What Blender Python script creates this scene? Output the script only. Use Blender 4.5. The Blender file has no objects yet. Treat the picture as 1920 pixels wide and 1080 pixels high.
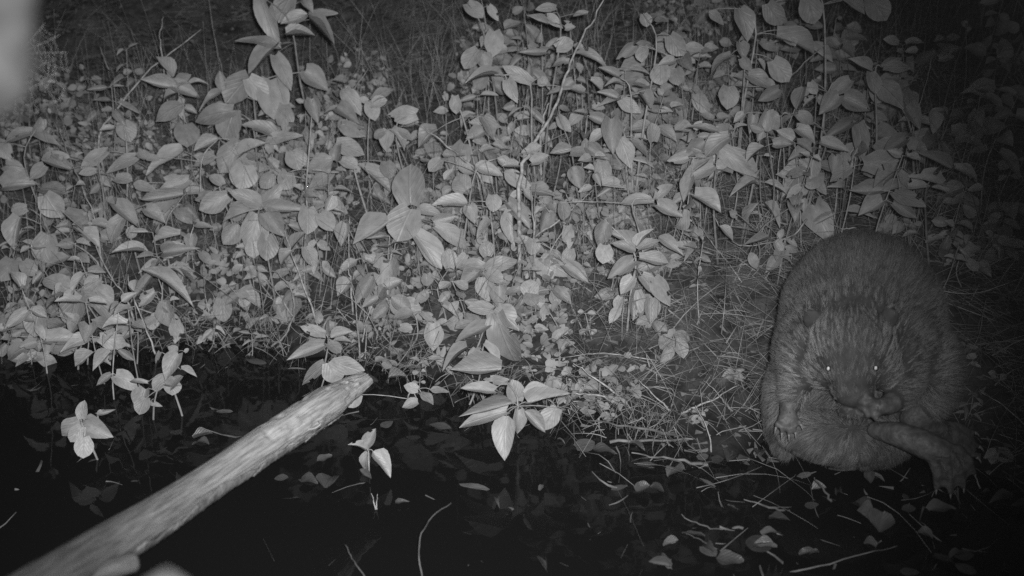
import bpy, bmesh, math, random
import numpy as np
from mathutils import Vector, Matrix, kdtree
from mathutils.bvhtree import BVHTree

random.seed(7)
rng = np.random.default_rng(7)
R = math.radians
scene = bpy.context.scene
COL = scene.collection

# ------------------------------------------------------------------ camera, night sky, infrared lamp, exposure
CAM = Vector((0, 0, 1.25))
PITCH = R(22)
FPX = 960 / math.tan(R(23))          # focal length in photo pixels (1920 wide)
FWD = Vector((0, math.cos(PITCH), -math.sin(PITCH)))
UP = Vector((0, math.sin(PITCH), math.cos(PITCH)))
RIGHT = Vector((1, 0, 0))
cam_d = bpy.data.cameras.new('camera')
cam_d.sensor_width = 36
cam_d.lens = 18 / math.tan(R(23))
cam_d.clip_start = 0.02
cam_d.clip_end = 200
cam_d.dof.use_dof = True
cam_d.dof.focus_distance = 2.6
cam_d.dof.aperture_fstop = 2.9
cam = bpy.data.objects.new('camera', cam_d)
cam.location = CAM
cam.rotation_euler = (math.pi / 2 - PITCH, 0, 0)
COL.objects.link(cam)
scene.camera = cam

world = bpy.data.worlds.new('World')
scene.world = world
world.use_nodes = True
wn = world.node_tree.nodes
wl = world.node_tree.links
sky = wn.new('ShaderNodeTexSky')
sky.sky_type = 'NISHITA'
sky.sun_disc = False
sky.sun_elevation = R(12)
sky.sun_rotation = R(200)
bw = wn.new('ShaderNodeRGBToBW')
wl.new(sky.outputs[0], bw.inputs[0])
wl.new(bw.outputs[0], wn['Background'].inputs[0])
wn['Background'].inputs[1].default_value = 0.008


def unproj(px, py, d):
    return CAM + d * (FWD + (px - 960) / FPX * RIGHT + (540 - py) / FPX * UP)


# the trail camera's own infrared lamp, just above its lens: the only light of the night picture
ir = bpy.data.lights.new('infrared_lamp', 'SPOT')
ir.energy = 300
ir.shadow_soft_size = 0.02
ir.spot_size = R(62)
ir.spot_blend = 1.0
iro = bpy.data.objects.new('infrared_lamp', ir)
iro.location = (0.05, -0.02, 1.30)
aim = unproj(655, 630, 2.7) - Vector(iro.location)
iro.rotation_euler = aim.to_track_quat('-Z', 'Y').to_euler()
COL.objects.link(iro)

vs = scene.view_settings
vs.view_transform = 'Standard'
vs.look = 'None'
vs.exposure = 0
vs.gamma = 1
scene.cycles.use_denoising = False
scene.cycles.max_bounces = 5
HAZE = 0.0003
scene.cycles.transparent_max_bounces = 16
scene.cycles_curves.shape = 'RIBBONS'


# ------------------------------------------------------------------ helpers
def mat(name, col, rough=0.7, spec=0.3):
    m = bpy.data.materials.new(name)
    m.use_nodes = True
    b = m.node_tree.nodes['Principled BSDF']
    b.inputs['Base Color'].default_value = (col, col, col, 1)
    b.inputs['Roughness'].default_value = rough
    b.inputs['Specular IOR Level'].default_value = spec
    return m


def noise_mat(name, lo, hi, scale, rough=0.7, spec=0.3, bump=0.0, stretch=None, detail=6, per_obj=0.0, coords='Object', dist=0.01):
    m = mat(name, lo, rough, spec)
    nt = m.node_tree
    N, L = nt.nodes, nt.links
    b = N['Principled BSDF']
    tc = N.new('ShaderNodeTexCoord')
    mp = N.new('ShaderNodeMapping')
    if stretch:
        mp.inputs['Scale'].default_value = stretch
    L.new(tc.outputs[coords], mp.inputs[0])
    no = N.new('ShaderNodeTexNoise')
    no.inputs['Scale'].default_value = scale
    no.inputs['Detail'].default_value = detail
    L.new(mp.outputs[0], no.inputs[0])
    r = N.new('ShaderNodeValToRGB')
    r.color_ramp.elements[0].position = 0.3
    r.color_ramp.elements[1].position = 0.7
    r.color_ramp.elements[0].color = (lo, lo, lo, 1)
    r.color_ramp.elements[1].color = (hi, hi, hi, 1)
    L.new(no.outputs[0], r.inputs[0])
    out = r.outputs[0]
    if per_obj:
        oi = N.new('ShaderNodeObjectInfo')
        mr = N.new('ShaderNodeMapRange')
        mr.inputs[3].default_value = 1 - per_obj
        mr.inputs[4].default_value = 1 + per_obj
        L.new(oi.outputs['Random'], mr.inputs[0])
        mx = N.new('ShaderNodeVectorMath')
        mx.operation = 'SCALE'
        L.new(out, mx.inputs[0])
        L.new(mr.outputs[0], mx.inputs['Scale'])
        out = mx.outputs[0]
    L.new(out, b.inputs['Base Color'])
    if bump:
        bp = N.new('ShaderNodeBump')
        bp.inputs['Strength'].default_value = bump
        bp.inputs['Distance'].default_value = dist
        L.new(no.outputs[0], bp.inputs['Height'])
        L.new(bp.outputs[0], b.inputs['Normal'])
    return m


def leaf_mat(name, lo, hi, transl=0.22, rough=0.42, spec=0.4):
    """leaf blade: per-leaf grey, paler midrib and side veins, blotches, a little light through the blade"""
    m = mat(name, lo, rough, spec)
    nt = m.node_tree
    N, L = nt.nodes, nt.links
    b = N['Principled BSDF']
    tc = N.new('ShaderNodeTexCoord')
    oi = N.new('ShaderNodeObjectInfo')
    sep = N.new('ShaderNodeSeparateXYZ')
    L.new(tc.outputs['Generated'], sep.inputs[0])

    def mth(op, a, b_=None, c=None):
        n = N.new('ShaderNodeMath')
        n.operation = op
        for i, v in enumerate((a, b_, c)):
            if v is None:
                continue
            if isinstance(v, (int, float)):
                n.inputs[i].default_value = v
            else:
                L.new(v, n.inputs[i])
        return n.outputs[0]
    ax = mth('ABSOLUTE', mth('SUBTRACT', sep.outputs[0], 0.5))
    rib = mth('SUBTRACT', 1.0, mth('MULTIPLY', ax, 26.0))
    rib = mth('MAXIMUM', rib, 0.0)
    v = mth('SUBTRACT', mth('MULTIPLY', sep.outputs[1], 34.0), mth('MULTIPLY', ax, 42.0))
    vein = mth('POWER', mth('MULTIPLY_ADD', mth('SINE', v), 0.5, 0.5), 10.0)
    h = mth('ADD', mth('MULTIPLY', rib, 0.9), mth('MULTIPLY', vein, 0.35))
    no = N.new('ShaderNodeTexNoise')
    no.noise_dimensions = '4D'
    no.inputs['Scale'].default_value = 4.5
    no.inputs['Detail'].default_value = 5
    L.new(tc.outputs['Generated'], no.inputs['Vector'])
    L.new(mth('MULTIPLY', oi.outputs['Random'], 40.0), no.inputs['W'])
    base = N.new('ShaderNodeMapRange')
    base.inputs[3].default_value = lo
    base.inputs[4].default_value = hi
    L.new(oi.outputs['Random'], base.inputs[0])
    blot = N.new('ShaderNodeMapRange')
    blot.inputs[1].default_value = 0.3
    blot.inputs[2].default_value = 0.7
    blot.inputs[3].default_value = 0.8
    blot.inputs[4].default_value = 1.15
    L.new(no.outputs[0], blot.inputs[0])
    spot = N.new('ShaderNodeMapRange')      # rare dark eaten or mildewed spots
    spot.inputs[1].default_value = 0.24
    spot.inputs[2].default_value = 0.30
    spot.inputs[3].default_value = 0.35
    spot.inputs[4].default_value = 1.0
    L.new(no.outputs[0], spot.inputs[0])
    c = mth('MULTIPLY', mth('MULTIPLY', base.outputs[0], blot.outputs[0]), spot.outputs[0])
    c = mth('MULTIPLY', c, mth('MULTIPLY_ADD', h, 0.10, 0.97))
    cc = N.new('ShaderNodeCombineColor')
    for i in range(3):
        L.new(c, cc.inputs[i])
    L.new(cc.outputs[0], b.inputs['Base Color'])
    bp = N.new('ShaderNodeBump')
    bp.inputs['Strength'].default_value = 0.35
    bp.inputs['Distance'].default_value = 0.004
    L.new(mth('ADD', h, mth('MULTIPLY', no.outputs[0], 0.8)), bp.inputs['Height'])
    L.new(bp.outputs[0], b.inputs['Normal'])
    tr = N.new('ShaderNodeBsdfTranslucent')
    L.new(cc.outputs[0], tr.inputs[0])
    mx = N.new('ShaderNodeMixShader')
    mx.inputs[0].default_value = transl
    L.new(b.outputs[0], mx.inputs[1])
    L.new(tr.outputs[0], mx.inputs[2])
    L.new(mx.outputs[0], N['Material Output'].inputs[0])
    return m


M = {}
M['leaf'] = leaf_mat('leaf_blade', 0.33, 0.52)
M['wet_leaf'] = leaf_mat('wet_fallen_leaf', 0.055, 0.15, 0.08, 0.4, 0.4)
M['stem'] = noise_mat('green_stem', 0.22, 0.42, 60, 0.6, 0.3, per_obj=0.3)
M['dry'] = noise_mat('dry_stalk', 0.18, 0.50, 80, 0.55, 0.35, per_obj=0.3)
M['grass'] = noise_mat('dead_grass', 0.03, 0.22, 9, 0.7, 0.2, detail=3)
M['straw'] = noise_mat('pale_straw', 0.08, 0.42, 14, 0.6, 0.3, detail=3)
M['litter'] = noise_mat('leaf_litter', 0.05, 0.22, 30, 0.8, 0.2)
M['mud'] = noise_mat('bank_earth', 0.025, 0.13, 22, 0.85, 0.2, bump=0.9, detail=10, dist=0.02)
M['twig'] = noise_mat('wet_twig', 0.08, 0.28, 50, 0.6, 0.3)
M['wood'] = None


def mesh_obj(name, verts, faces, m, parent=None, smooth=True):
    me = bpy.data.meshes.new(name)
    me.from_pydata([tuple(v) for v in verts], [], faces)
    if smooth:
        me.polygons.foreach_set('use_smooth', [True] * len(me.polygons))
    me.materials.append(m)
    o = bpy.data.objects.new(name, me)
    COL.objects.link(o)
    if parent:
        o.parent = parent
    return o


def tag(o, label, cat, group=None, kind=None):
    if label:
        o['label'] = label
    if cat:
        o['category'] = cat
    if group:
        o['group'] = group
    if kind:
        o['kind'] = kind
    return o


def empty(name, loc):
    o = bpy.data.objects.new(name, None)
    o.empty_display_size = 0.02
    o.location = loc
    COL.objects.link(o)
    return o


def catmull(pts, n):
    """smooth a polyline of Vectors into n points"""
    if len(pts) == 2:
        return [pts[0].lerp(pts[1], i / (n - 1)) for i in range(n)]
    P = [2 * pts[0] - pts[1]] + list(pts) + [2 * pts[-1] - pts[-2]]
    out = []
    m = len(pts) - 1
    for i in range(n):
        u = i / (n - 1) * m
        k = min(int(u), m - 1)
        t = u - k
        p0, p1, p2, p3 = P[k:k + 4]
        out.append(0.5 * ((2 * p1) + (p2 - p0) * t + (2 * p0 - 5 * p1 + 4 * p2 - p3) * t * t + (3 * p1 - p0 - 3 * p2 + p3) * t ** 3))
    return out


def tube(verts, faces, pts, r0, r1, sides=5, cap=True):
    base = len(verts)
    n = len(pts)
    prev = None
    for i, p in enumerate(pts):
        t = (pts[min(i + 1, n - 1)] - pts[max(i - 1, 0)])
        if t.length < 1e-9:
            t = Vector((0, 0, 1))
        t.normalize()
        a = prev if prev else Vector((0.3, 1, 0.2))
        s = (a - t * a.dot(t))
        if s.length < 1e-6:
            s = t.orthogonal()
        s.normalize()
        prev = s
        w = t.cross(s)
        r = r0 + (r1 - r0) * i / (n - 1)
        for k in range(sides):
            an = 2 * math.pi * k / sides
            verts.append(p + r * (math.cos(an) * s + math.sin(an) * w))
    for i in range(n - 1):
        for k in range(sides):
            k2 = (k + 1) % sides
            faces.append((base + i * sides + k, base + i * sides + k2, base + (i + 1) * sides + k2, base + (i + 1) * sides + k))
    if cap:
        faces.append(tuple(base + k for k in reversed(range(sides))))
        faces.append(tuple(base + (n - 1) * sides + k for k in range(sides)))


# ------------------------------------------------------------------ ground and water
SHX = [-30, -1.3, -0.75, -0.45, -0.22, 0.0, 0.2, 0.45, 0.72, 1.0, 1.4, 30]
SHY = [2.8, 2.74, 2.74, 2.68, 2.56, 2.42, 2.30, 2.18, 2.15, 2.10, 2.0, 1.9]


def wob(x, y, f, s):
    return np.sin(x * f + 1.7 * s + 1.3 * np.sin(y * f * 0.7 + s)) * np.cos(y * f * 1.1 + 2.1 * s + np.sin(x * f * 0.6 + 0.5 * s))


BX, BY = 0.735, 2.21


def ground_np(x, y):
    x = np.asarray(x, float)
    y = np.asarray(y, float)
    sh = np.interp(x, SHX, SHY) + 0.055 * wob(x, y * 0, 8, 1) + 0.03 * wob(x, y * 0, 21, 4) + 0.012 * wob(x, y * 0, 57, 6)
    d = y - sh
    up = np.where(d < 0.12, 0.9 * np.clip(d, 0, None) ** 1.0 * 0.5, 0.054 + (d - 0.12) * 0.46)
    up = np.where(d > 4, 0.054 + 3.88 * 0.46 + (d - 4) * 0.04, up)
    dn = np.maximum(0.32 * d, -0.22)
    z = np.where(d > 0, up, dn)
    amp = np.clip(d + 0.1, 0.0, 0.5) * 2
    z = z + amp * (0.018 * wob(x, y, 7, 2) + 0.010 * wob(x, y, 17, 3) + 0.006 * wob(x, y, 41, 5)) + 0.004 * wob(x, y, 33, 7)
    g = np.exp(-((x - BX) ** 2 / 0.21 ** 2 + (y - BY + 0.02) ** 2 / 0.20 ** 2) ** 2)
    return z * (1 - g) - 0.035 * g


GX0, GY0, GST = -3.0, 0.8, 0.02
_gx = np.arange(GX0, 3.0, GST)
_gy = np.arange(GY0, 6.5, GST)
GTAB = ground_np(*np.meshgrid(_gx, _gy)).tolist()


def ground(x, y):
    u = min(max((x - GX0) / GST, 0), len(_gx) - 1.001)
    v = min(max((y - GY0) / GST, 0), len(_gy) - 1.001)
    i, j = int(u), int(v)
    u -= i
    v -= j
    r0, r1 = GTAB[j], GTAB[j + 1]
    return (r0[i] * (1 - u) + r0[i + 1] * u) * (1 - v) + (r1[i] * (1 - u) + r1[i + 1] * u) * v


def build_ground():
    xs = np.concatenate([np.linspace(-60, -2.5, 14), np.linspace(-2.4, 2.4, 241), np.linspace(2.5, 60, 14)])
    ys = np.concatenate([np.linspace(-40, 1.0, 10), np.linspace(1.1, 5.5, 221), np.linspace(5.7, 80, 16)])
    X, Y = np.meshgrid(xs, ys)
    Z = ground_np(X, Y)
    inner = (np.abs(X) < 2.4) & (Y > 1.1) & (Y < 5.5)
    Z = Z + inner * rng.normal(0, 0.0025, X.shape)
    nx, ny = len(xs), len(ys)
    idx = np.arange(nx * ny).reshape(ny, nx)
    f = np.stack([idx[:-1, :-1], idx[:-1, 1:], idx[1:, 1:], idx[1:, :-1]], -1).reshape(-1, 4)
    o = mesh_obj('ground', np.stack([X, Y, Z], -1).reshape(-1, 3).tolist(), f.tolist(), M['mud'])
    nt = M['mud'].node_tree
    gm = nt.nodes.new('ShaderNodeNewGeometry')
    sz = nt.nodes.new('ShaderNodeSeparateXYZ')
    nt.links.new(gm.outputs['Position'], sz.inputs[0])
    wt = nt.nodes.new('ShaderNodeMapRange')      # earth soaked by the water is darker
    wt.inputs[1].default_value = 0.0
    wt.inputs[2].default_value = 0.12
    wt.inputs[3].default_value = 0.28
    wt.inputs[4].default_value = 1.0
    nt.links.new(sz.outputs[2], wt.inputs[0])
    sc_ = nt.nodes.new('ShaderNodeVectorMath')
    sc_.operation = 'SCALE'
    bsd = nt.nodes['Principled BSDF']
    nt.links.new(bsd.inputs['Base Color'].links[0].from_socket, sc_.inputs[0])
    nt.links.new(wt.outputs[0], sc_.inputs['Scale'])
    nt.links.new(sc_.outputs[0], bsd.inputs['Base Color'])
    tag(o, 'dark earth bank sloping up from the water', 'ground', kind='structure')


build_ground()

# water: dark, still, slightly murky; shallow things show dimly through it
wm = bpy.data.materials.new('still_dark_water')
wm.use_nodes = True
N, L = wm.node_tree.nodes, wm.node_tree.links
N.remove(N['Principled BSDF'])
tr = N.new('ShaderNodeBsdfTransparent')
tr.inputs[0].default_value = (0.42, 0.42, 0.42, 1)
df = N.new('ShaderNodeBsdfDiffuse')
df.inputs[0].default_value = (0.022, 0.022, 0.022, 1)
m1 = N.new('ShaderNodeMixShader')
m1.inputs[0].default_value = 0.45
L.new(tr.outputs[0], m1.inputs[1])
L.new(df.outputs[0], m1.inputs[2])
gl = N.new('ShaderNodeBsdfGlossy')
gl.inputs['Roughness'].default_value = 0.03
no = N.new('ShaderNodeTexNoise')
no.inputs['Scale'].default_value = 7
no.inputs['Detail'].default_value = 3
tc = N.new('ShaderNodeTexCoord')
L.new(tc.outputs['Object'], no.inputs['Vector'])
bp = N.new('ShaderNodeBump')
bp.inputs['Strength'].default_value = 0.10
bp.inputs['Distance'].default_value = 0.01
L.new(no.outputs[0], bp.inputs['Height'])
L.new(bp.outputs[0], gl.inputs['Normal'])
fr = N.new('ShaderNodeFresnel')
fr.inputs[0].default_value = 1.33
L.new(bp.outputs[0], fr.inputs['Normal'])
m2 = N.new('ShaderNodeMixShader')
L.new(fr.outputs[0], m2.inputs[0])
L.new(m1.outputs[0], m2.inputs[1])
L.new(gl.outputs[0], m2.inputs[2])
L.new(m2.outputs[0], N['Material Output'].inputs[0])
wo = mesh_obj('water', [(-60, -40, 0), (60, -40, 0), (60, 3.6, 0), (-60, 3.6, 0)], [(0, 1, 2, 3)], wm)
tag(wo, 'still black water along the foot of the bank', 'water', kind='structure')


def at_height(px, py, h):
    """point on the sight line through a photo pixel that stands h above the bank (or the water)"""
    d = 1.2
    prev = None
    while d < 7:
        p = unproj(px, py, d)
        g = max(ground(p.x, p.y), 0.0) + h
        if p.z <= g:
            if prev is None:
                return p, d
            lo, hi = prev, d
            for _ in range(18):
                mid = (lo + hi) / 2
                q = unproj(px, py, mid)
                if q.z <= max(ground(q.x, q.y), 0.0) + h:
                    hi = mid
                else:
                    lo = mid
            return unproj(px, py, hi), hi
        prev = d
        d += 0.04
    return unproj(px, py, 4.5), 4.5


def depth_of(p):
    return (p - CAM).dot(FWD)


def to_px(p):
    v = p - CAM
    d = v.dot(FWD)
    return 960 + FPX * v.x / d, 540 - FPX * v.dot(UP) / d


# ------------------------------------------------------------------ leaf blades (shared by all plants)
def leaf_mesh(name, m, peak, acum, fold, curl, wave, cord, twist, seed):
    r = random.Random(seed)
    rows, cols = 8, (-1.0, -0.5, 0.0, 0.5, 1.0)
    V, F = [], []
    ph = r.uniform(0, 6)
    mx = max((t ** peak) * (1 - t) ** acum for t in np.linspace(0, 1, 60))
    for i in range(rows):
        t = i / (rows - 1)
        tt = max(t, 0.0)
        w = 0.5 * ((tt ** peak) * (1 - tt) ** acum) / mx
        if i == 0:
            w = 0.10 if not cord else 0.26
        if i == rows - 1:
            w = 0.006
        asym = 1 + 0.1 * math.sin(ph)
        for s in cols:
            x = s * w * (asym if s > 0 else 2 - asym)
            y = t
            if i == 0 and cord:
                y -= cord * abs(s) * 1.0
            elif i == 1 and cord:
                y -= cord * 0.45 * abs(s)
            z = fold * abs(s) * w * 1.6 - curl * (t - 0.25) ** 2
            z += wave * math.sin(t * 9 + ph + s * 1.5) * abs(s)
            x += twist * (t ** 2) * 0.25
            z += twist * s * w * t * 0.8
            V.append((x, y, z))
    nc = len(cols)
    for i in range(rows - 1):
        for k in range(nc - 1):
            F.append((i * nc + k, i * nc + k + 1, (i + 1) * nc + k + 1, (i + 1) * nc + k))
    me = bpy.data.meshes.new(name)
    me.from_pydata(V, [], F)
    me.polygons.foreach_set('use_smooth', [True] * len(me.polygons))
    me.materials.append(m)
    return me


def leaf_set(prefix, m, n, seed):
    r = random.Random(seed)
    return [leaf_mesh(prefix, m, r.uniform(0.5, 0.75), r.uniform(0.75, 1.15), r.uniform(0.02, 0.5), r.uniform(-0.15, 0.75),
                      r.uniform(0.0, 0.045), r.choice((0, 0.03, 0.07, 0.09)), r.uniform(-0.5, 0.5), seed * 50 + i) for i in range(n)]


def torn(me, seed):
    r = random.Random(seed)
    bm_ = bmesh.new()
    bm_.from_mesh(me)
    bm_.faces.ensure_lookup_table()
    edge_f = [f for f in bm_.faces if any(e.is_boundary for e in f.edges) and 0.25 < f.calc_center_median().y < 0.95]
    bmesh.ops.delete(bm_, geom=r.sample(edge_f, r.choice((1, 1, 2))), context='FACES')
    m2_ = bpy.data.meshes.new('leaf')
    bm_.to_mesh(m2_)
    bm_.free()
    m2_.materials.append(me.materials[0])
    m2_.polygons.foreach_set('use_smooth', [True] * len(m2_.polygons))
    return m2_


LEAVES = leaf_set('leaf', M['leaf'], 28, 3)
LEAVES += [torn(LEAVES[i], i) for i in range(0, 28, 3)]
LANCE = [leaf_mesh('leaf', M['leaf'], 0.6, 1.0, 0.25 + 0.05 * i, 0.15 * i - 0.1, 0.02, 0, 0.15 * (i - 2), 950 + i) for i in range(6)]
OBO = [leaf_mesh('leaf', M['leaf'], 0.75, 0.45, 0.1 + 0.08 * i, 0.1 * i, 0.02, 0, 0.1 * (i - 2), 970 + i) for i in range(6)]
ROUND = [leaf_mesh('leaf', M['leaf'], 0.5, 0.62, 0.12, 0.22, 0.012, 0.09, 0.1 * (i - 1), 900 + i) for i in range(4)]
WETC = [leaf_mesh('wet_leaf', M['wet_leaf'], random.uniform(0.45, 0.8), random.uniform(0.6, 1.2), random.uniform(0.15, 0.6), random.uniform(-0.5, 0.6),
                  0.05, random.choice((0, 0.05)), random.uniform(-0.9, 0.9), 800 + i) for i in range(14)]
WETL = [leaf_mesh('wet_leaf', M['wet_leaf'], random.uniform(0.45, 0.75), random.uniform(0.6, 1.1), random.uniform(-0.03, 0.06), random.uniform(-0.05, 0.06),
                  0.012, random.choice((0, 0.05, 0.09)), random.uniform(-0.25, 0.25), 700 + i) for i in range(12)]


def place_leaf(me, base, tip, width, normal, parent, name='leaf', cat=None):
    y = tip - base
    ln = y.length
    y.normalize()
    z = normal - y * normal.dot(y)
    if z.length < 1e-4:
        z = y.orthogonal()
    z.normalize()
    x = y.cross(z)
    o = bpy.data.objects.new(name, me)
    COL.objects.link(o)
    mtx = Matrix((
        (x.x * width, y.x * ln, z.x * ln, base.x),
        (x.y * width, y.y * ln, z.y * ln, base.y),
        (x.z * width, y.z * ln, z.z * ln, base.z),
        (0, 0, 0, 1)))
    if parent:
        o.parent = parent
        mtx = Matrix.Translation(-Vector(parent.location)) @ mtx
    o.matrix_local = mtx
    return o


def rvec(a):
    return Vector((random.uniform(-a, a), random.uniform(-a, a), random.uniform(-a, a)))


def leaf_normal(base, k=0.45):
    toc = (CAM - base).normalized()
    return toc * 0.85 + Vector((0, 0, 0.55)) + rvec(k)


def plant(label, leaves, h, ox=0, oy=0, sc=1.0, group=None, name='leafy_plant', lean=0.06):
    """leaves: (base x, base y, tip x, tip y, width) in zoomed photo pixels"""
    Lf = [(ox + a / sc, oy + b / sc, ox + c / sc, oy + d / sc, w / sc) for a, b, c, d, w in leaves]
    cx = sum(l[0] for l in Lf) / len(Lf)
    cy = sum(l[1] for l in Lf) / len(Lf)
    P, dep = at_height(cx, cy, h)
    gx, gy = P.x + random.uniform(-lean, lean), P.y + random.uniform(0.0, lean)
    G = Vector((gx, gy, ground(gx, gy) - 0.01))
    root = empty(name, G)
    tag(root, label, 'plant', group)
    top = min(Lf, key=lambda l: l[1])
    bases = []
    for l in Lf:
        dd = dep + random.uniform(-0.025, 0.025) + 0.0
        b = unproj(l[0], l[1], dd)
        ln = math.hypot(l[2] - l[0], l[3] - l[1]) / FPX * dd
        t = unproj(l[2], l[3], dd - random.uniform(-0.12, 0.5) * ln)
        w = max(l[4], 8) / FPX * dd * 1.08
        round_ = l[4] > 0.75 * math.hypot(l[2] - l[0], l[3] - l[1])
        place_leaf(random.choice(ROUND if round_ else LEAVES), b, t, w, leaf_normal(b), root)
        bases.append(b)
    # stem from the ground through the middle of the leaf bases to the topmost
    T = unproj(top[0], top[1], dep)
    mid = G.lerp(P, 0.55) + rvec(0.012)
    pts = catmull([G, mid, P, T] if (T - P).length > 0.012 else [G, mid, P], 12)
    V, F = [], []
    hh = (T - G).length
    tube(V, F, pts, 0.0022 + 0.0035 * min(hh, 0.5), 0.0012, 6)
    for b in bases:
        q = min(pts[3:], key=lambda p: (p - b).length)
        if (q - b).length > 0.003:
            tube(V, F, catmull([q, q.lerp(b, 0.55) + Vector((0, 0, 0.004)), b], 4), 0.0013, 0.0009, 4)
    V = [v - G for v in V]
    mesh_obj('stem', V, F, M['stem'], root)
    return root


def fill_plant(px, py, h, size, label, group, pairs=None):
    P, dep = at_height(px, py, h)
    gx, gy = P.x + random.uniform(-0.05, 0.05), P.y + random.uniform(-0.01, 0.07)
    G = Vector((gx, gy, ground(gx, gy) - 0.01))
    root = empty('leafy_plant', G)
    tag(root, label, 'plant', group)
    toc = (CAM - P).normalized()
    up = Vector((0, 0, 1))
    side = toc.cross(up).normalized()
    n = pairs or random.choice((2, 3, 3, 4, 4))
    pts = catmull([G, G.lerp(P, 0.5) + rvec(0.02), P], 10)
    V, F = [], []
    tube(V, F, pts, 0.0015 + 0.003 * min(h, 0.5), 0.001, 5)
    a0 = random.uniform(0, math.pi)
    kind_, wmin, wmax, smul = random.choices(((LEAVES, 0.48, 0.75, 1.0), (LANCE, 0.24, 0.36, 1.15), (OBO, 0.55, 0.8, 0.72)), (0.66, 0.15, 0.19))[0]
    for k in range(n):
        fr_ = 1.0 - k * random.uniform(0.14, 0.2) * min(1.0, 0.22 / max(h, 0.05))
        if fr_ < 0.2:
            break
        u = fr_ * 9
        q = pts[int(min(u, 8))].lerp(pts[int(min(u, 8)) + 1], u - int(min(u, 8)))
        az = a0 + k * math.pi / 2 + random.uniform(-0.4, 0.4)
        for s in (0, math.pi):
            if random.random() < 0.1:
                continue
            a = az + s
            out = side * math.cos(a) + toc * (0.35 + 0.45 * math.sin(a)) + up * (random.uniform(-0.75, 0.35) if k else random.uniform(-0.3, 0.6))
            out.normalize()
            ln = size * smul * random.uniform(0.55, 1.2) * (0.7 + 0.3 * min(1, k / 2))
            b = q + out * ln * random.uniform(0.1, 0.3)
            b2 = b + out * ln + Vector((0, 0, -0.18 * ln))
            place_leaf(random.choice(kind_), b, b2, ln * random.uniform(wmin, wmax), leaf_normal(b, 0.55), root)
            tube(V, F, [q, b], 0.001, 0.0008, 4, cap=False)
    V = [v - G for v in V]
    mesh_obj('stem', V, F, M['stem'], root)
    return root


# ------------------------------------------------------------------ hero plants, read off the photograph
SHORTS = [('cut by the top edge', 'the tall drooping plant'), ('large heart-shaped leaf below', 'the heart leaf under the tall plant'),
          ('two big overlapping pale leaves', 'the two overlapping pale leaves'), ('slim plant standing alone', 'the lone star-topped plant'),
          ('broad pale oval leaves under', 'the broad oval-leaved plant'), ('long narrow dim leaves near', 'the narrow-leaved plant'),
          ('very edge under the blurred', 'the dim edge plant'), ('crowded below the folded leaf', 'the folded leaf'),
          ('flat edge-on leaves', 'the edge-on leaves by the bent stem'), ('kink of the long bent stem', 'the kink of the bent stem'),
          ('three separate hanging', 'the three leaves hung in dark grass'), ('bushy plant at the top', 'the bushy mid-grey top plant'),
          ('hanging one below the other', 'the stacked hanging oval leaves'), ('foot of the bent stem', 'the foot of the bent stem'),
          ('like a spade', 'the spade-shaped leaf'), ('bright ragged cluster', 'the bright ragged cluster'), ('raised like wings', 'the wing-like leaf pair'),
          ('large glossy leaves', 'the large glossy leaves'), ('meeting in a V', 'the leaves meeting in a V'), ('round leaf above two', 'the round leaf over curving leaves'),
          ('half-lit fold', 'the half-lit folded leaf'), ('large-leaved dim plant', 'the large-leaved dim plant'), ('reaching the top edge', 'the dim leaves at the top edge'),
          ('by a dark gap', 'the leaf hung by a dark gap'), ('low behind the beaver', 'the small heart leaves behind the beaver'), ('like a pair of ears', 'the ear-like leaf pair'),
          ('edge of the thicket', 'the single narrow hanging leaf'), ('spread wide behind', 'the wide dim leaves behind the beaver'), ('five leaves fanned', 'the five fanned leaves'),
          ('darkest corner', 'the pale-edged leaves in the dark corner'), ('near the frame edge', 'the big-leaved edge plant'), ('thin crossing stalks', 'the two crossing stalks'),
          ('lying flat over', 'the flat-lying oval leaf'), ('largest on the bank', 'the largest rosette'), ('drooping plant with two', 'the two leaves hung over water'),
          ('leaning out over the dark', 'the plant leaning out at the left'), ('like a teardrop', 'the teardrop leaf'), ('pointing sideways', 'the sideways-pointing leaves'),
          ('in a star on the litter', 'the bright star on the litter'), ('bright round leaf', 'the bright round leaf'), ('tiers of narrow', 'the tiered rosette'),
          ('long level leaves', 'the long level leaves'), ('very large upright', 'the very large upright leaf'), ('three hanging leaves left', 'the leafy twig left of the beaver')]
A, B, C, D, E = (0, 0), (640, 0), (1280, 0), (0, 360), (640, 360)


ANCH = []


def hero(label, reg, h, leaves, sc=3.0, **k):
    for key, short in SHORTS:
        if key in label:
            ANCH.append((short, reg[0] + sum(l[0] for l in leaves) / len(leaves) / sc, reg[1] + sum(l[1] for l in leaves) / len(leaves) / sc))
    return plant(label, leaves, h, reg[0], reg[1], sc, **k)


hero('tall plant with big drooping leaves cut by the top edge beside the dark grass', A, 0.45, [
    (1460, -30, 1530, 210, 110), (1730, 85, 1575, 135, 80), (1740, 75, 1900, 75, 50), (1740, 110, 1885, 260, 70),
    (1610, 200, 1775, 200, 105), (1640, -20, 1560, 120, 130), (1700, 0, 1760, 60, 60), (1560, 250, 1330, 195, 80),
    (1560, 260, 1405, 425, 90), (1550, 310, 1640, 490, 95)])
hero('plant with a large heart-shaped leaf below the tall drooping plant', A, 0.34, [
    (1400, 430, 1265, 570, 150), (1520, 450, 1540, 660, 170), (1250, 510, 1110, 590, 50), (1255, 500, 1240, 395, 60),
    (1600, 590, 1600, 755, 100), (1720, 400, 1855, 505, 120), (1400, 440, 1500, 560, 120)])
hero('plant with two big overlapping pale leaves and one folded leaf beside them', A, 0.30, [
    (1310, 620, 1092, 662, 112), (1310, 620, 1250, 785, 145), (1560, 760, 1370, 680, 92), (1490, 790, 1685, 740, 75)])
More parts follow.
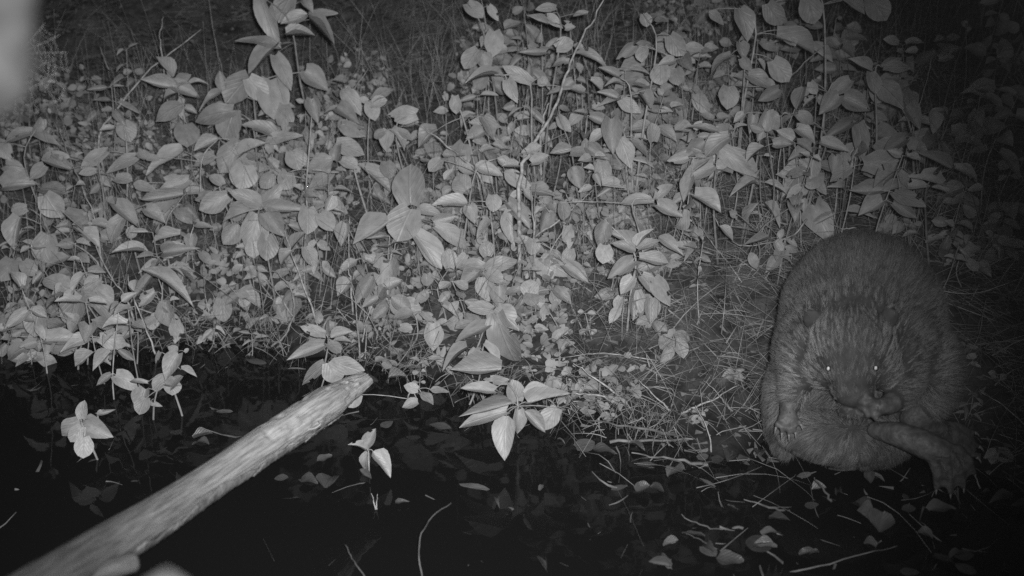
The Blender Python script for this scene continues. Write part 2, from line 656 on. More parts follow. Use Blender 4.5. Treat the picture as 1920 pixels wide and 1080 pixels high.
hero('slim plant standing alone against the dark, leaves in a star at its top', A, 0.34, [
    (970, 435, 870, 315, 75), (975, 490, 788, 455, 68), (980, 480, 1130, 545, 85), (990, 460, 1070, 425, 55),
    (960, 440, 975, 335, 42), (1070, 470, 1165, 450, 40), (1005, 520, 905, 562, 55), (1030, 590, 862, 672, 105),
    (1040, 560, 1030, 690, 62), (1040, 700, 1050, 820, 132)])
hero('plant with broad pale oval leaves under the lone star-topped plant', A, 0.25, [
    (1030, 850, 825, 988, 140), (1230, 780, 1085, 845, 76), (1205, 870, 1080, 932, 78), (1340, 800, 1235, 972, 150),
    (1350, 880, 1478, 790, 85), (890, 890, 770, 880, 42), (1060, 1010, 880, 1078, 80), (750, 1030, 880, 1062, 62),
    (1380, 930, 1350, 1062, 150)])
hero('low plant with long narrow dim leaves near the thin upright stalks', A, 0.24, [
    (390, 880, 208, 880, 62), (395, 950, 230, 890, 70), (600, 850, 438, 942, 82), (540, 960, 440, 972, 52),
    (760, 880, 590, 955, 80), (650, 1000, 742, 1012, 90)])
hero('small plant with a rounded leaf clasping the tallest thin stalk', A, 0.30, [
    (640, 720, 558, 732, 42), (650, 620, 702, 702, 52), (690, 690, 742, 792, 110), (830, 890, 760, 860, 40)])
hero('dim plant at the very edge under the blurred branch', A, 0.26, [
    (180, 740, 18, 772, 82), (170, 740, 332, 802, 52), (250, 930, 160, 1010, 85), (-20, 800, 65, 905, 90),
    (30, 930, 155, 985, 92), (10, 1050, 185, 1015, 120), (230, 1060, 365, 1075, 120), (240, 670, 190, 762, 62)])
hero('dense leafy plant crowded below the folded leaf', A, 0.27, [
    (1640, 850, 1685, 952, 120), (1870, 890, 1718, 962, 100), (1860, 960, 1720, 1072, 92), (1620, 970, 1590, 1065, 105),
    (1880, 900, 1900, 800, 70), (1530, 980, 1470, 1060, 80), (1760, 560, 1800, 700, 80)])

hero('dim plant in the dark grass with three separate hanging leaves', B, 0.42, [
    (710, 20, 795, 92, 92), (860, 175, 855, 312, 104), (770, 280, 688, 382, 115), (800, 300, 830, 420, 90), (830, 30, 880, 120, 50)])
hero('tall plant with flat edge-on leaves beside the long bent pale stem', B, 0.45, [
    (1205, 40, 1093, 45, 55), (1385, 75, 1298, 82, 32), (1150, 135, 1038, 90, 36), (1155, 95, 1242, 145, 62),
    (1210, 270, 1305, 230, 85), (1150, 290, 1008, 290, 55), (1320, 300, 1478, 316, 42), (1280, 345, 1183, 352, 56),
    (1260, 160, 1320, 150, 40)])
hero('plant with a long leaf folded down left of the long bent pale stem', B, 0.36, [
    (1070, 460, 908, 368, 75), (930, 450, 978, 575, 80), (860, 420, 700, 440, 60), (1120, 440, 1150, 480, 60),
    (1290, 500, 1150, 520, 30)])
hero('plant with three oval leaves just off the kink of the long bent stem', B, 0.36, [
    (1550, 550, 1438, 512, 50), (1570, 560, 1682, 640, 76), (1700, 530, 1752, 622, 76), (1760, 500, 1668, 518, 44),
    (1560, 430, 1448, 375, 50)])
hero('bushy plant at the top with overlapping mid-grey leaves', B, 0.45, [
    (1800, 365, 1800, 475, 115), (1850, 200, 1925, 312, 105), (1640, 260, 1543, 338, 66), (1700, 260, 1690, 345, 75),
    (1870, 340, 1780, 360, 60), (1880, 385, 1900, 475, 90), (1700, 80, 1720, 150, 70), (1760, 110, 1840, 105, 50)])
hero('plant with two long oval leaves hanging one below the other', B, 0.30, [
    (1520, 670, 1530, 850, 114), (1570, 780, 1632, 940, 104), (1755, 795, 1750, 693, 84), (1640, 780, 1735, 870, 60),
    (1480, 740, 1390, 790, 60)])
hero('plant with pale leaf pairs spread flat near the foot of the bent stem', B, 0.26, [
    (1290, 850, 1173, 872, 64), (1290, 860, 1388, 850, 84), (1390, 830, 1502, 905, 74), (1310, 935, 1340, 1064, 94),
    (1470, 910, 1480, 1024, 94), (1080, 850, 1010, 880, 60), (1220, 650, 1288, 735, 60)])
hero('plant with one leaf pointing down like a spade beside a slanting dry stalk', B, 0.28, [
    (690, 810, 625, 958, 125), (800, 740, 703, 792, 74), (800, 660, 872, 768, 94), (540, 730, 428, 804, 94), (640, 540, 640, 642, 66)])
hero('plant with a broad dim leaf and a bright ragged cluster under it', B, 0.30, [
    (420, 640, 248, 640, 104), (260, 730, 245, 852, 84), (280, 730, 372, 832, 74), (240, 740, 180, 770, 60), (330, 730, 400, 780, 50)])
hero('plant with two leaves raised like wings before the dark grass', B, 0.33, [
    (160, 570, 190, 672, 84), (180, 560, 297, 482, 74), (150, 570, 100, 555, 40), (170, 590, 255, 560, 70)])
hero('plant with large glossy leaves at the heart of the bank', B, 0.27, [
    (0, 500, 108, 612, 94), (-20, 600, 105, 690, 90), (0, 700, 134, 772, 84), (130, 950, 282, 1078, 94),
    (-30, 800, 130, 850, 110), (0, 900, 90, 940, 80), (250, 910, 280, 1000, 90)])
hero('plant with long leaves meeting in a V above the big upright heart leaf', B, 0.26, [
    (750, 930, 908, 992, 76), (920, 960, 1088, 1075, 86), (700, 1070, 640, 992, 114), (880, 890, 950, 940, 60), (560, 900, 490, 960, 80)])

hero('plant with a round leaf above two curving leaves', C, 0.36, [
    (260, 490, 260, 608, 114), (540, 500, 423, 572, 74), (270, 310, 138, 384, 86), (320, 240, 340, 335, 70), (370, 420, 502, 474, 94), (330, 330, 385, 400, 60)])
hero('plant whose leaf shows a sharp half-lit fold', C, 0.34, [
    (680, 490, 640, 622, 90), (880, 540, 773, 654, 96), (940, 450, 828, 544, 86), (910, 540, 1062, 614, 114), (720, 460, 750, 530, 60)])
hero('large-leaved dim plant high on the bank', C, 0.42, [
    (320, 50, 382, 205, 114), (530, 200, 765, 285, 124), (510, 340, 602, 454, 114), (150, 60, 240, 130, 60), (560, 170, 640, 250, 90)])
hero('very dim plant with big leaves reaching the top edge', C, 0.45, [
    (700, -10, 742, 134, 124), (900, 0, 1020, 84, 90), (1060, -10, 1150, 110, 134), (480, 20, 560, 140, 110)])
hero('plant with stacked leaves and one hanging down by a dark gap', C, 0.28, [
    (640, 720, 758, 784, 86), (720, 830, 588, 894, 86), (950, 690, 798, 774, 66), (990, 690, 1020, 892, 104),
    (650, 640, 750, 700, 70), (780, 800, 940, 850, 70), (890, 870, 930, 980, 90), (860, 880, 850, 990, 70)])
hero('plant with small heart-shaped leaves low behind the beaver', C, 0.20, [
    (730, 890, 710, 1004, 114), (670, 960, 588, 1044, 94), (590, 990, 528, 975, 36), (770, 970, 720, 1060, 90), (690, 1040, 650, 1100, 70)])
hero('plant with two leaves hanging like a pair of ears', C, 0.30, [
    (480, 620, 430, 794, 86), (470, 620, 534, 724, 86), (570, 795, 565, 718, 38), (345, 640, 285, 690, 50), (400, 650, 380, 760, 60)])
hero('plant with a single narrow hanging leaf at the edge of the thicket', C, 0.28, [
    (1420, 625, 1405, 754, 78), (1260, 590, 1342, 724, 94), (1290, 840, 1290, 765, 58), (1250, 780, 1118, 862, 86), (1090, 460, 1250, 595, 140)])
hero('plant with long dim leaves spread wide behind the beaver', C, 0.24, [
    (1510, 950, 1318, 850, 74), (1530, 940, 1685, 1002, 66), (1450, 1040, 1283, 980, 86), (1215, 1080, 1205, 970, 34),
    (1230, 1050, 1108, 1078, 64), (1240, 1060, 1374, 1020, 54), (1490, 1080, 1400, 1050, 50)])
hero('rosette plant with five leaves fanned out above the bare straw', C, 0.30, [
    (125, 800, 18, 894, 86), (260, 770, 113, 864, 104), (200, 740, 28, 700, 52), (210, 830, 412, 1004, 100), (170, 930, -5, 1014, 104), (240, 900, 200, 950, 60)])
hero('dim plant with two broad pale-edged leaves in the darkest corner', C, 0.38, [
    (1130, 380, 1300, 370, 86), (1060, 400, 930, 330, 60), (1060, 410, 1090, 520, 90)])

hero('big-leaved plant near the frame edge at mid height', D, 0.22, [
    (250, 20, 332, 145, 134), (110, 140, 60, 314, 106), (270, 240, 240, 404, 136), (360, 120, 472, 224, 100), (150, 90, 60, 110, 70)])
hero('plant with oval leaf pairs between two thin crossing stalks', D, 0.22, [
    (690, 140, 598, 264, 106), (650, 70, 784, 194, 94), (820, 90, 928, 148, 84), (1030, 10, 798, 48, 64), (760, 200, 720, 260, 60), (430, 200, 560, 290, 110)])
hero('plant with one oval leaf lying flat over small shaded leaves', D, 0.18, [
    (1030, 320, 918, 322, 86), (1080, 235, 1075, 330, 70), (1090, 190, 1185, 182, 40), (1010, 240, 850, 270, 70), (1130, 340, 1180, 400, 60)])
hero('big rosette of broad overlapping leaves, the largest on the bank', D, 0.26, [
    (1340, 180, 1250, 294, 106), (1440, 120, 1388, 334, 148), (1490, 120, 1592, 254, 116), (1500, 240, 1500, 384, 116),
    (1470, 100, 1236, 136, 64), (1490, 100, 1724, 90, 76), (1470, 70, 1296, -12, 96), (1480, 70, 1594, -42, 86), (1420, 280, 1430, 370, 90)])
hero('plant with a heart leaf tucked against the largest rosette', D, 0.22, [
    (1730, 90, 1735, 234, 116), (1800, 120, 1868, 214, 96), (1640, 325, 1722, 218, 84), (1640, 330, 1565, 400, 66), (1720, 310, 1770, 410, 100), (1870, 20, 1830, 110, 70)])
hero('plant with a broad leaf overlapping the largest rosette from behind', D, 0.28, [
    (1280, 20, 1116, 104, 116), (1190, 10, 1090, 40, 70), (1250, -40, 1180, -100, 70)])
hero('drooping plant with two leaves hung one below the other over dark water', D, 0.14, [
    (930, 620, 950, 764, 100), (990, 720, 990, 846, 80), (880, 460, 1078, 578, 96), (870, 560, 778, 644, 64), (900, 470, 800, 430, 60)])
hero('large plant leaning out over the dark water at the left', D, 0.16, [
    (430, 570, 380, 754, 146), (500, 590, 724, 748, 116), (420, 570, 245, 622, 100), (450, 560, 560, 640, 110), (380, 540, 250, 470, 130), (560, 490, 470, 540, 90)])
hero('plant with leaves hanging to the waterline at the left', D, 0.11, [
    (220, 660, 190, 814, 124), (500, 820, 256, 898, 76), (450, 700, 388, 804, 86), (520, 850, 644, 874, 54), (610, 770, 700, 860, 66)])
hero('plant with a pale oval leaf at the far left over the water', D, 0.12, [
    (160, 480, 73, 548, 84), (-20, 715, 42, 784, 64), (130, 390, 190, 470, 90), (60, 380, 10, 500, 110)])
hero('small sprig standing in the water with folded leaves', D, 0.12, [
    (1000, 910, 920, 1044, 96), (1000, 900, 943, 868, 46), (900, 900, 870, 970, 44), (1020, 1000, 1108, 1042, 34),
    (830, 1070, 722, 1052, 30), (940, 1040, 850, 1110, 90), (960, 1100, 1020, 1030, 80), (1040, 900, 1060, 880, 24), (820, 1160, 780, 1250, 86)])
hero('bright sprig just above the cut end of the pale log', D, 0.10, [
    (1830, 800, 1692, 753, 66), (1820, 860, 1612, 942, 76), (1850, 810, 1838, 718, 40), (1860, 820, 1985, 785, 60), (1870, 840, 1980, 830, 50), (1850, 850, 1920, 900, 80)])
hero('plant with two oval leaves touching the cut end of the pale log', D, 0.09, [
    (1825, 965, 1690, 1084, 100), (1850, 960, 1910, 1070, 120), (1880, 960, 2050, 1010, 110)])
hero('small plant with one bright pointed leaf by the arched stalk', D, 0.06, [
    (1580, 640, 1602, 758, 64), (1250, 600, 1260, 730, 100), (1300, 550, 1215, 610, 60), (1420, 540, 1330, 600, 90), (1380, 560, 1370, 650, 70)])

hero('plant with a big heart leaf and long leaves spread either side, mid bank', E, 0.22, [
    (270, 170, 73, 308, 116), (385, 95, 300, 270, 196), (400, 220, 568, 424, 116), (420, 90, 548, 110, 66), (520, 170, 652, 140, 70), (530, 190, 718, 304, 86), (390, 70, 380, -160, 185)])
hero('plant with one large single leaf hanging like a teardrop', E, 0.12, [
    (265, 385, 245, 610, 140), (170, 475, 83, 634, 86), (60, 490, -20, 590, 80), (120, 445, 60, 485, 50), (30, 180, 10, 310, 80)])
hero('plant with leaves pointing sideways above the bare litter', E, 0.22, [
    (710, 60, 512, 50, 86), (720, 80, 760, 180, 80), (850, 20, 860, 110, 90), (940, 60, 1060, 190, 90), (960, 90, 960, 300, 70), (830, 150, 750, 250, 66)])
hero('low bright plant with pointed leaves in a star on the litter', E, 0.12, [
    (800, 420, 656, 400, 86), (780, 440, 666, 545, 86), (800, 440, 1004, 374, 86), (820, 450, 910, 500, 80), (800, 480, 830, 624, 106),
    (820, 360, 810, 275, 84), (890, 530, 900, 655, 94), (700, 350, 640, 430, 60)])
hero('low plant with rounded leaves right of the bright star plant', E, 0.10, [
    (1020, 550, 922, 560, 54), (1060, 580, 1060, 490, 100), (1080, 560, 1168, 560, 66), (1200, 545, 1292, 614, 64), (1060, 570, 1070, 640, 90), (1200, 560, 1210, 640, 70)])
hero('small plant with a bright round leaf over the litter', E, 0.14, [
    (1120, 370, 1190, 485, 104), (1260, 410, 1388, 498, 84), (1080, 265, 1075, 354, 84), (1055, 270, 972, 265, 50), (1270, 190, 1280, 314, 70),
    (1290, 320, 1270, 408, 74), (1235, 355, 1158, 335, 44)])
hero('tall rosette plant with tiers of narrow leaves left of the straw slope', E, 0.22, [
    (1660, 310, 1518, 212, 64), (1665, 305, 1762, 205, 64), (1655, 330, 1528, 278, 64), (1670, 320, 1794, 256, 56), (1640, 390, 1498, 494, 86),
    (1680, 370, 1844, 402, 76), (1640, 480, 1568, 574, 86), (1690, 470, 1772, 564, 86), (1760, 480, 1842, 645, 96), (1785, 250, 1922, 342, 66), (1490, 165, 1448, 304, 94), (1480, 300, 1470, 400, 96)])
hero('plant with three round-tipped leaves hanging under the tiered rosette', E, 0.12, [
    (1650, 555, 1640, 725, 96), (1560, 650, 1508, 734, 56), (1740, 600, 1740, 745, 90), (1570, 590, 1540, 660, 60), (1700, 640, 1660, 700, 60)])
hero('plant with long level leaves at the thicket edge above the straw slope', E, 0.26, [
    (1760, 50, 1568, 30, 66), (1780, 70, 1925, 142, 86), (1770, 40, 1850, -50, 60), (1240, 60, 1260, 160, 90)])
hero('plant with a very large upright leaf, in front of the bank at the centre', E, 0.14, [
    (850, 660, 712, 640, 96), (870, 690, 960, 985, 172), (860, 660, 1002, 765, 126), (820, 750, 638, 842, 86), (730, 740, 640, 760, 70)])
hero('plant with one broad leaf hanging by the dark water edge', E, 0.08, [
    (510, 740, 510, 895, 106), (400, 680, 283, 702, 76), (450, 680, 540, 730, 50), (330, 760, 400, 770, 60)])
hero('small sprig with three little leaves on the litter', E, 0.10, [
    (560, 620, 618, 558, 48), (490, 560, 408, 634, 54), (570, 640, 664, 714, 54), (480, 460, 490, 530, 76), (610, 425, 610, 318, 86)])
hero('pointed-leaved plant leaning over the water under the large upright leaf', E, 0.13, [
    (710, 880, 562, 1003, 74), (800, 860, 892, 983, 66), (900, 1000, 616, 1015, 116), (760, 880, 740, 960, 70)])
hero('front plant on the water edge with long pointed leaves in a star', (840, 560), 0.125, [
    (430, 710, 72, 800, 76), (390, 760, 66, 852, 104), (390, 790, 365, 1080, 156), (480, 750, 490, 920, 96), (520, 760, 655, 905, 86),
    (540, 700, 834, 635, 112), (530, 660, 695, 603, 70), (470, 690, 440, 548, 124), (740, 740, 638, 890, 126), (310, 620, 88, 600, 86), (400, 560, 236, 535, 70)], sc=3.6)
hero('small plant with one leaf cupped at the straw edge of the water', E, 0.05, [
    (1290, 840, 1222, 914, 54), (1210, 830, 1290, 760, 60), (1150, 640, 1130, 725, 54), (1100, 705, 1040, 745, 50), (1410, 965, 1478, 1030, 46)])
hero('pale small plant between the straw slope and the beaver', E, 0.06, [
    (1860, 820, 1790, 880, 90), (1870, 810, 1960, 830, 80), (1880, 830, 1930, 930, 90), (1860, 870, 1800, 960, 60), (1870, 800, 1840, 780, 50)])
hero('five-leaved sprig like a clover standing alone in the black water', (0, 720), 0.085, [
    (460, 195, 465, 92, 80), (450, 210, 345, 300, 96), (460, 240, 400, 328, 84), (470, 230, 614, 296, 114), (470, 300, 465, 418, 100), (475, 200, 532, 182, 34)])
hero('curled single leaf beside the clover-like sprig', (0, 720), 0.03, [(550, 170, 652, 145, 26), (548, 172, 580, 140, 18)])
hero('small drooping sprig over black water above the pale log', (0, 720), 0.08, [
    (820, 30, 780, 152, 90), (840, 110, 902, 118, 26), (960, -20, 970, 60, 96), (930, 0, 1020, 10, 60)])
hero('dim sprig half sunk beyond the log with one bright leaf', (640, 720), 0.055, [
    (140, 350, 192, 248, 70), (140, 375, 48, 330, 44), (150, 390, 120, 515, 76), (180, 380, 285, 520, 96)])
hero('sprig of leaf tips right of the log end, low on the water', (640, 720), 0.04, [
    (430, 30, 350, 10, 60), (450, 50, 520, 105, 66), (500, 30, 605, 30, 50), (430, 100, 340, 130, 60), (100, 60, 40, 130, 80)])
hero('twig with three hanging leaves left of the beaver', (1280, 360), 0.16, [
    (420, 380, 590, 540, 110), (940, 540, 670, 615, 60), (760, 680, 830, 860, 110), (1040, 560, 1120, 715, 110), (1080, 520, 1130, 410, 70),
    (1350, 80, 1370, 225, 100), (540, 210, 620, 310, 90)], sc=6.0)
hero('broad pale leaf plant on the litter at the beaver’s webbed foot', (1280, 720), 0.02, [
    (1760, 380, 1690, 420, 60), (1770, 380, 1860, 440, 80), (1770, 390, 1780, 470, 110)])

# ------------------------------------------------------------------ filling plants, by stretch of bank
BODY = (1612, 650, 185, 235)


def blocked(px, py):
    if ((px - BODY[0]) / BODY[2]) ** 2 + ((py - BODY[1]) / BODY[3]) ** 2 < 1.1:
        return True
    return False


COUNT = {2: 'two', 3: 'three', 4: 'four', 5: 'five', 6: 'six', 7: 'seven', 8: 'eight', 1: 'one', 0: 'no'}
USED = {}


def fill_label(root, px, py, size):
    n = sum(1 for c in root.children if c.name.startswith('leaf'))
    word = 'tiny' if size < 0.04 else ('small' if size < 0.055 else ('mid-sized' if size < 0.07 else 'broad'))
    near = sorted(ANCH, key=lambda a: (a[1] - px) ** 2 + (a[2] - py) ** 2)
    for short, ax, ay in near[:5]:
        dx, dy = px - ax, py - ay
        far = 'just ' if math.hypot(dx, dy) < 70 else ''
        way = ('above' if dy < 0 else 'below') if abs(dy) > 1.8 * abs(dx) else (('left of' if dx < 0 else 'right of') if abs(dx) > 1.8 * abs(dy)
              else ('above and ' if dy < 0 else 'below and ') + ('left of' if dx < 0 else 'right of'))
        lab = '%s %s-leaved plant %s%s %s' % (word, COUNT.get(n, 'many'), far, way, short)
        if lab not in USED:
            break
    USED[lab] = 1
    return lab


FILL = [
    ((1780, 230, 1930, 470), 7, (0.06, 0.2), (0.03, 0.05), 'p', 'plants along the right edge'),
    ((0, 600, 330, 655), 8, (0.02, 0.07), (0.022, 0.042), 'p', 'plants trailing into the water'),
    ((330, 585, 640, 640), 9, (0.02, 0.08), (0.018, 0.034), 'p', 'little plants on the shore'),
    ((640, 620, 860, 700), 8, (0.01, 0.06), (0.016, 0.03), 'p', 'little plants on the shore'),
    ((980, 640, 1400, 790), 12, (0.01, 0.05), (0.014, 0.028), 'p', 'little plants on the straw slope'),
    ((60, 60, 420, 240), 9, (0.10, 0.28), (0.026, 0.045), 'p', 'dim plants in the dark grass'),
    ((420, 250, 1000, 560), 22, (0.04, 0.2), (0.016, 0.028), 'p', 'tiny plants in the heart of the bank'),
    ((1000, 100, 1500, 480), 20, (0.05, 0.3), (0.016, 0.03), 'p', 'tiny plants in the upper stand'),
    ((1760, 560, 1925, 800), 5, (0.01, 0.05), (0.014, 0.028), 'p', 'little plants right of the beaver'),
    ((0, 250, 400, 590), 30, (0.08, 0.24), (0.030, 0.055), 'small leafy plant in the thicket along the left edge', 'thicket plants along the left edge'),
    ((380, 130, 660, 330), 12, (0.16, 0.32), (0.032, 0.058), 'leafy plant in the tall upper-left stand beside the dark grass', 'plants of the upper-left stand'),
    ((420, 330, 900, 545), 26, (0.06, 0.2), (0.028, 0.052), 'small undergrowth plant around the largest rosette and heart leaf', 'undergrowth around the largest rosette'),
    ((660, 190, 1000, 330), 14, (0.12, 0.26), (0.030, 0.052), 'dim small plant along the foot of the dark grass tangle', 'plants along the dark grass tangle'),
    ((880, 0, 1300, 300), 30, (0.14, 0.36), (0.032, 0.060), 'leafy plant in the upper stand around the long bent stem', 'plants around the long bent stem'),
    ((1000, 290, 1320, 520), 24, (0.05, 0.18), (0.028, 0.050), 'small plant in the mid bank between bent stem and straw slope', 'plants between bent stem and straw slope'),
    ((1290, 0, 1700, 320), 36, (0.14, 0.36), (0.034, 0.064), 'leafy plant in the tall dim stand behind the beaver', 'tall stand behind the beaver'),
    ((1640, 300, 1900, 470), 9, (0.06, 0.18), (0.034, 0.055), 'leafy plant just above the beaver’s back', 'plants above the beaver’s back'),
    ((840, 490, 1260, 650), 12, (0.03, 0.09), (0.022, 0.040), 'tiny plant on the litter slope above the water edge', 'tiny plants on the litter slope'),
    ((30, 560, 300, 650), 7, (0.03, 0.1), (0.03, 0.05), 'small plant trailing into the water at the left', 'plants trailing into the water'),
    ((1660, 0, 1920, 300), 14, (0.1, 0.3), (0.034, 0.060), 'very dim plant in the dark upper right corner', 'plants in the dark upper right corner'),
]
for (x0, y0, x1, y1), n, hr, sr, lab, grp in FILL:
    k = 0
    while k < n:
        px, py = random.uniform(x0, x1), random.uniform(y0, y1)
        if blocked(px, py):
            continue
        sz_ = random.uniform(*sr) * 1.3
        f_ = fill_plant(px, py, random.uniform(*hr), sz_, lab, grp)
        f_['label'] = fill_label(f_, px, py, sz_)
        k += 1

# ------------------------------------------------------------------ single dry stalks and stems read off the photograph
STALKS = []


def stalk(pts, wpx, h, label, group=None, root_in=True, tilt=0.0, name='dry_stem', m=None):
    """pts in photo pixels, top first; h = height of the lowest point above the ground"""
    lo = max(pts, key=lambda p: p[1])
    P, dep = at_height(lo[0], lo[1], h)
    n = len(pts)
    W = []
    for i, (x, y) in enumerate(pts):
        W.append(unproj(x, y, dep + tilt * (lo[1] - y) / FPX * dep))
    if root_in and h < 0.3:
        last = W[-1] if pts[-1] == lo else W[0]
        g = Vector((last.x, last.y + 0.01, ground(last.x, last.y + 0.01) - 0.01))
        if pts[-1] == lo:
            W.append(g)
        else:
            W.insert(0, g)
    org = min(W, key=lambda p: p.z).copy()
    S = catmull(W, max(5, 4 * len(W)))
    V, F = [], []
    r = wpx * 0.62 / 2 / FPX * dep
    if (S[0].z > S[-1].z):
        S = S[::-1]
    S = [p + rvec(r * 0.8) for p in S]
    tube(V, F, S, r * 1.15, r * 0.35, 6)
    o = mesh_obj(name, [v - org for v in V], F, m or M['dry'])
    o.location = org
    tag(o, label, 'stem', group)
    return o


def Z(off, sc, pts):
    return [(off[0] + x / sc, off[1] + y / sc) for x, y in pts]


stalk(Z(B, 3, [(1490, -20), (1390, 150), (1300, 320), (1250, 480), (1150, 700), (1060, 860), (1005, 1010)]), 12, 0.26,
      'long pale bent stem rising from mid bank past the top edge', tilt=0.1)
stalk(Z(B, 3, [(1190, 530), (1130, 720)]), 9, 0.19, 'short straight pale stem beside the long bent stem', root_in=True)
stalk(Z(A, 3, [(1135, 160), (870, 370), (660, 610), (560, 780)]), 8, 0.18, 'slanting pale stalk crossing the dark upper left', tilt=0.1)
stalk(Z(A, 3, [(1170, -20), (1215, 250), (1270, 470), (1290, 600)]), 5, 0.12, 'thin stalk from the top edge into the upper-left stand')
stalk(Z(A, 3, [(920, 90), (900, 200), (912, 320)]), 5, 0.28, 'short upright stalk above the lone star-topped plant')
stalk(Z(A, 3, [(640, 430), (652, 650), (630, 1000), (625, 1100)]), 5.5, 0.06, 'tallest thin upright stalk in the left thicket')
stalk(Z(A, 3, [(533, 480), (550, 680), (556, 1040)]), 5, 0.06, 'thin upright stalk left of the tallest one')
stalk(Z(A, 3, [(560, 260), (612, 395)]), 4, 0.25, 'short faint stalk in the dark upper left', root_in=False)
stalk(Z(A, 3, [(325, 700), (390, 880), (475, 1090)]), 6, 0.08, 'pale slanting stalk among long narrow dim leaves')
stalk(Z(B, 3, [(785, -20), (818, 180), (828, 480)]), 5, 0.12, 'straight stalk from the top edge through hanging dim leaves')
stalk(Z(B, 3, [(1025, 20), (1050, 300), (1052, 600)]), 5, 0.12, 'upright stalk left of the long bent stem')
stalk(Z(B, 3, [(1335, 330), (1352, 560), (1348, 740)]), 5, 0.1, 'upright stalk right of the long bent stem')
stalk(Z(B, 3, [(1440, 430), (1466, 660)]), 4.5, 0.16, 'second upright stalk right of the long bent stem')
stalk(Z(B, 3, [(590, 545), (590, 760)]), 5, 0.12, 'short upright stalk at the foot of the dark grass')
stalk(Z(B, 3, [(420, 695), (600, 820), (800, 1035)]), 9, 0.16, 'thick slanting dry stalk beside the spade-shaped leaf')
stalk(Z(B, 3, [(150, 390), (60, 515)]), 5, 0.22, 'short slanting stalk at the left of the dark grass', root_in=False)
stalk(Z(B, 3, [(1220, 690), (1080, 1060)]), 5, 0.05, 'slanting stalk crossing the foot of the bent stem')
stalk(Z(B, 3, [(1035, 560), (980, 680), (905, 850)]), 5, 0.06, 'slanting stalk left of the foot of the bent stem')
stalk(Z(D, 3, [(460, -20), (530, 145)]), 6, 0.15, 'pale stalk between the oval leaf pairs')
stalk(Z(D, 3, [(300, 190), (420, 290), (545, 395)]), 7, 0.08, 'thick slanting stalk over the left shore')
stalk(Z(D, 3, [(600, 470), (690, 560), (735, 660)]), 7, 0.05, 'pale leaning stem of the left shore, nearer the edge')
stalk(Z(D, 3, [(715, 465), (760, 620), (870, 890)]), 7, 0.02, 'pale leaning stem of the left shore running into the water')
stalk(Z(D, 3, [(1600, 220), (1680, 450), (1785, 745)]), 7, 0.02, 'long leaning stem right of the largest rosette')
stalk(Z(D, 3, [(1500, 490), (1570, 580), (1645, 695)]), 6, 0.02, 'short stem crossing under the arched stalk')
stalk(Z(D, 3, [(1480, 450), (1560, 455), (1640, 560), (1652, 690), (1600, 810), (1530, 872)]), 6, 0.01, 'pale stalk arched over into the black water', root_in=False)
stalk(Z(D, 3, [(1060, -10), (930, 195)]), 6, 0.16, 'pale slanting stalk above the flat oval leaf')
stalk(Z(D, 3, [(1155, 598), (1000, 642)]), 7, 0.03, 'short level broken stick above the left shore', root_in=False)
stalk(Z(D, 3, [(1170, 650), (1090, 752)]), 6, 0.0, 'short broken stick leaning into the water', root_in=False)
stalk(Z(D, 3, [(660, 625), (900, 690)]), 5, 0.03, 'thin level stick by the drooping leaf pair', root_in=False)
stalk(Z(D, 3, [(505, 690), (490, 970)]), 5, 0.0, 'thin stem hanging straight into the water at the left', root_in=False)
stalk(Z(E, 3, [(1068, -30), (1085, 260)]), 9, 0.16, 'left one of two parallel pale stems at mid bank')
stalk(Z(E, 3, [(1096, -40), (1088, 250)]), 8, 0.16, 'right one of two parallel pale stems at mid bank')
stalk(Z(E, 3, [(45, 140), (40, 420), (52, 500)]), 6, 0.1, 'upright stem left of the teardrop leaf')
stalk(Z(E, 3, [(60, 510), (80, 640), (105, 950)]), 6, 0.0, 'long upright stem down to the cut end of the log')
stalk(Z(E, 3, [(200, 550), (150, 700), (120, 825)]), 6, 0.01, 'stem under the teardrop leaf reaching the water')
stalk(Z(E, 3, [(120, 620), (140, 780), (135, 940)]), 5, 0.0, 'thin stem by the log end, right of the long upright one')
stalk(Z(E, 3, [(320, 255), (300, 310), (272, 384)]), 5, 0.12, 'curved leaf stalk above the teardrop leaf', root_in=False)
stalk(Z(E, 3, [(0, 405), (200, 350), (380, 308)]), 5, 0.1, 'thin level twig behind the teardrop leaf', root_in=False)
stalk(Z(E, 3, [(540, 545), (660, 500)]), 6, 0.02, 'short pale stick on the litter left of the star plant', root_in=False)
stalk(Z(E, 3, [(880, 512), (1020, 415)]), 7, 0.02, 'short pale stick on the litter right of the star plant', root_in=False)
stalk(Z(E, 3, [(1200, 190), (1216, 385)]), 5, 0.05, 'upright thin stem above the small round-leaved plant')
stalk(Z(E, 3, [(1415, -10), (1250, 140), (1085, 255)]), 6, 0.12, 'slanting twig running down toward the parallel stems', root_in=False)
stalk(Z(E, 3, [(150, 870), (340, 885)]), 7, 0.0, 'pale twig floating right of the log end', root_in=False)
stalk(Z(E, 3, [(480, 890), (572, 932)]), 6, 0.0, 'little stick at the water edge under the broad hanging leaf', root_in=False)
stalk(Z(E, 3, [(460, 875), (370, 985)]), 4, 0.0, 'thin stick dipping into the water under the broad hanging leaf', root_in=False)
stalk(Z(E, 3, [(380, 575), (318, 575)]), 6, 0.02, 'tiny level stick right of the teardrop leaf', root_in=False)
stalk(Z(E, 3, [(1060, 720), (830, 850)]), 4, 0.03, 'thin straw beside the large upright leaf', root_in=False)
stalk(Z(C, 3, [(840, 220), (720, 320), (590, 445)]), 5, 0.3, 'slanting dim twig in the tall stand behind the beaver', root_in=False)
stalk(Z(C, 3, [(970, 810), (930, 900), (880, 1010)]), 5, 0.12, 'dim stem of the stacked-leaf plant behind the beaver')
stalk(Z(C, 3, [(1410, 280), (1360, 500), (1300, 720), (1232, 1010)]), 5, 0.06, 'tall dim stem right of the tall stand')
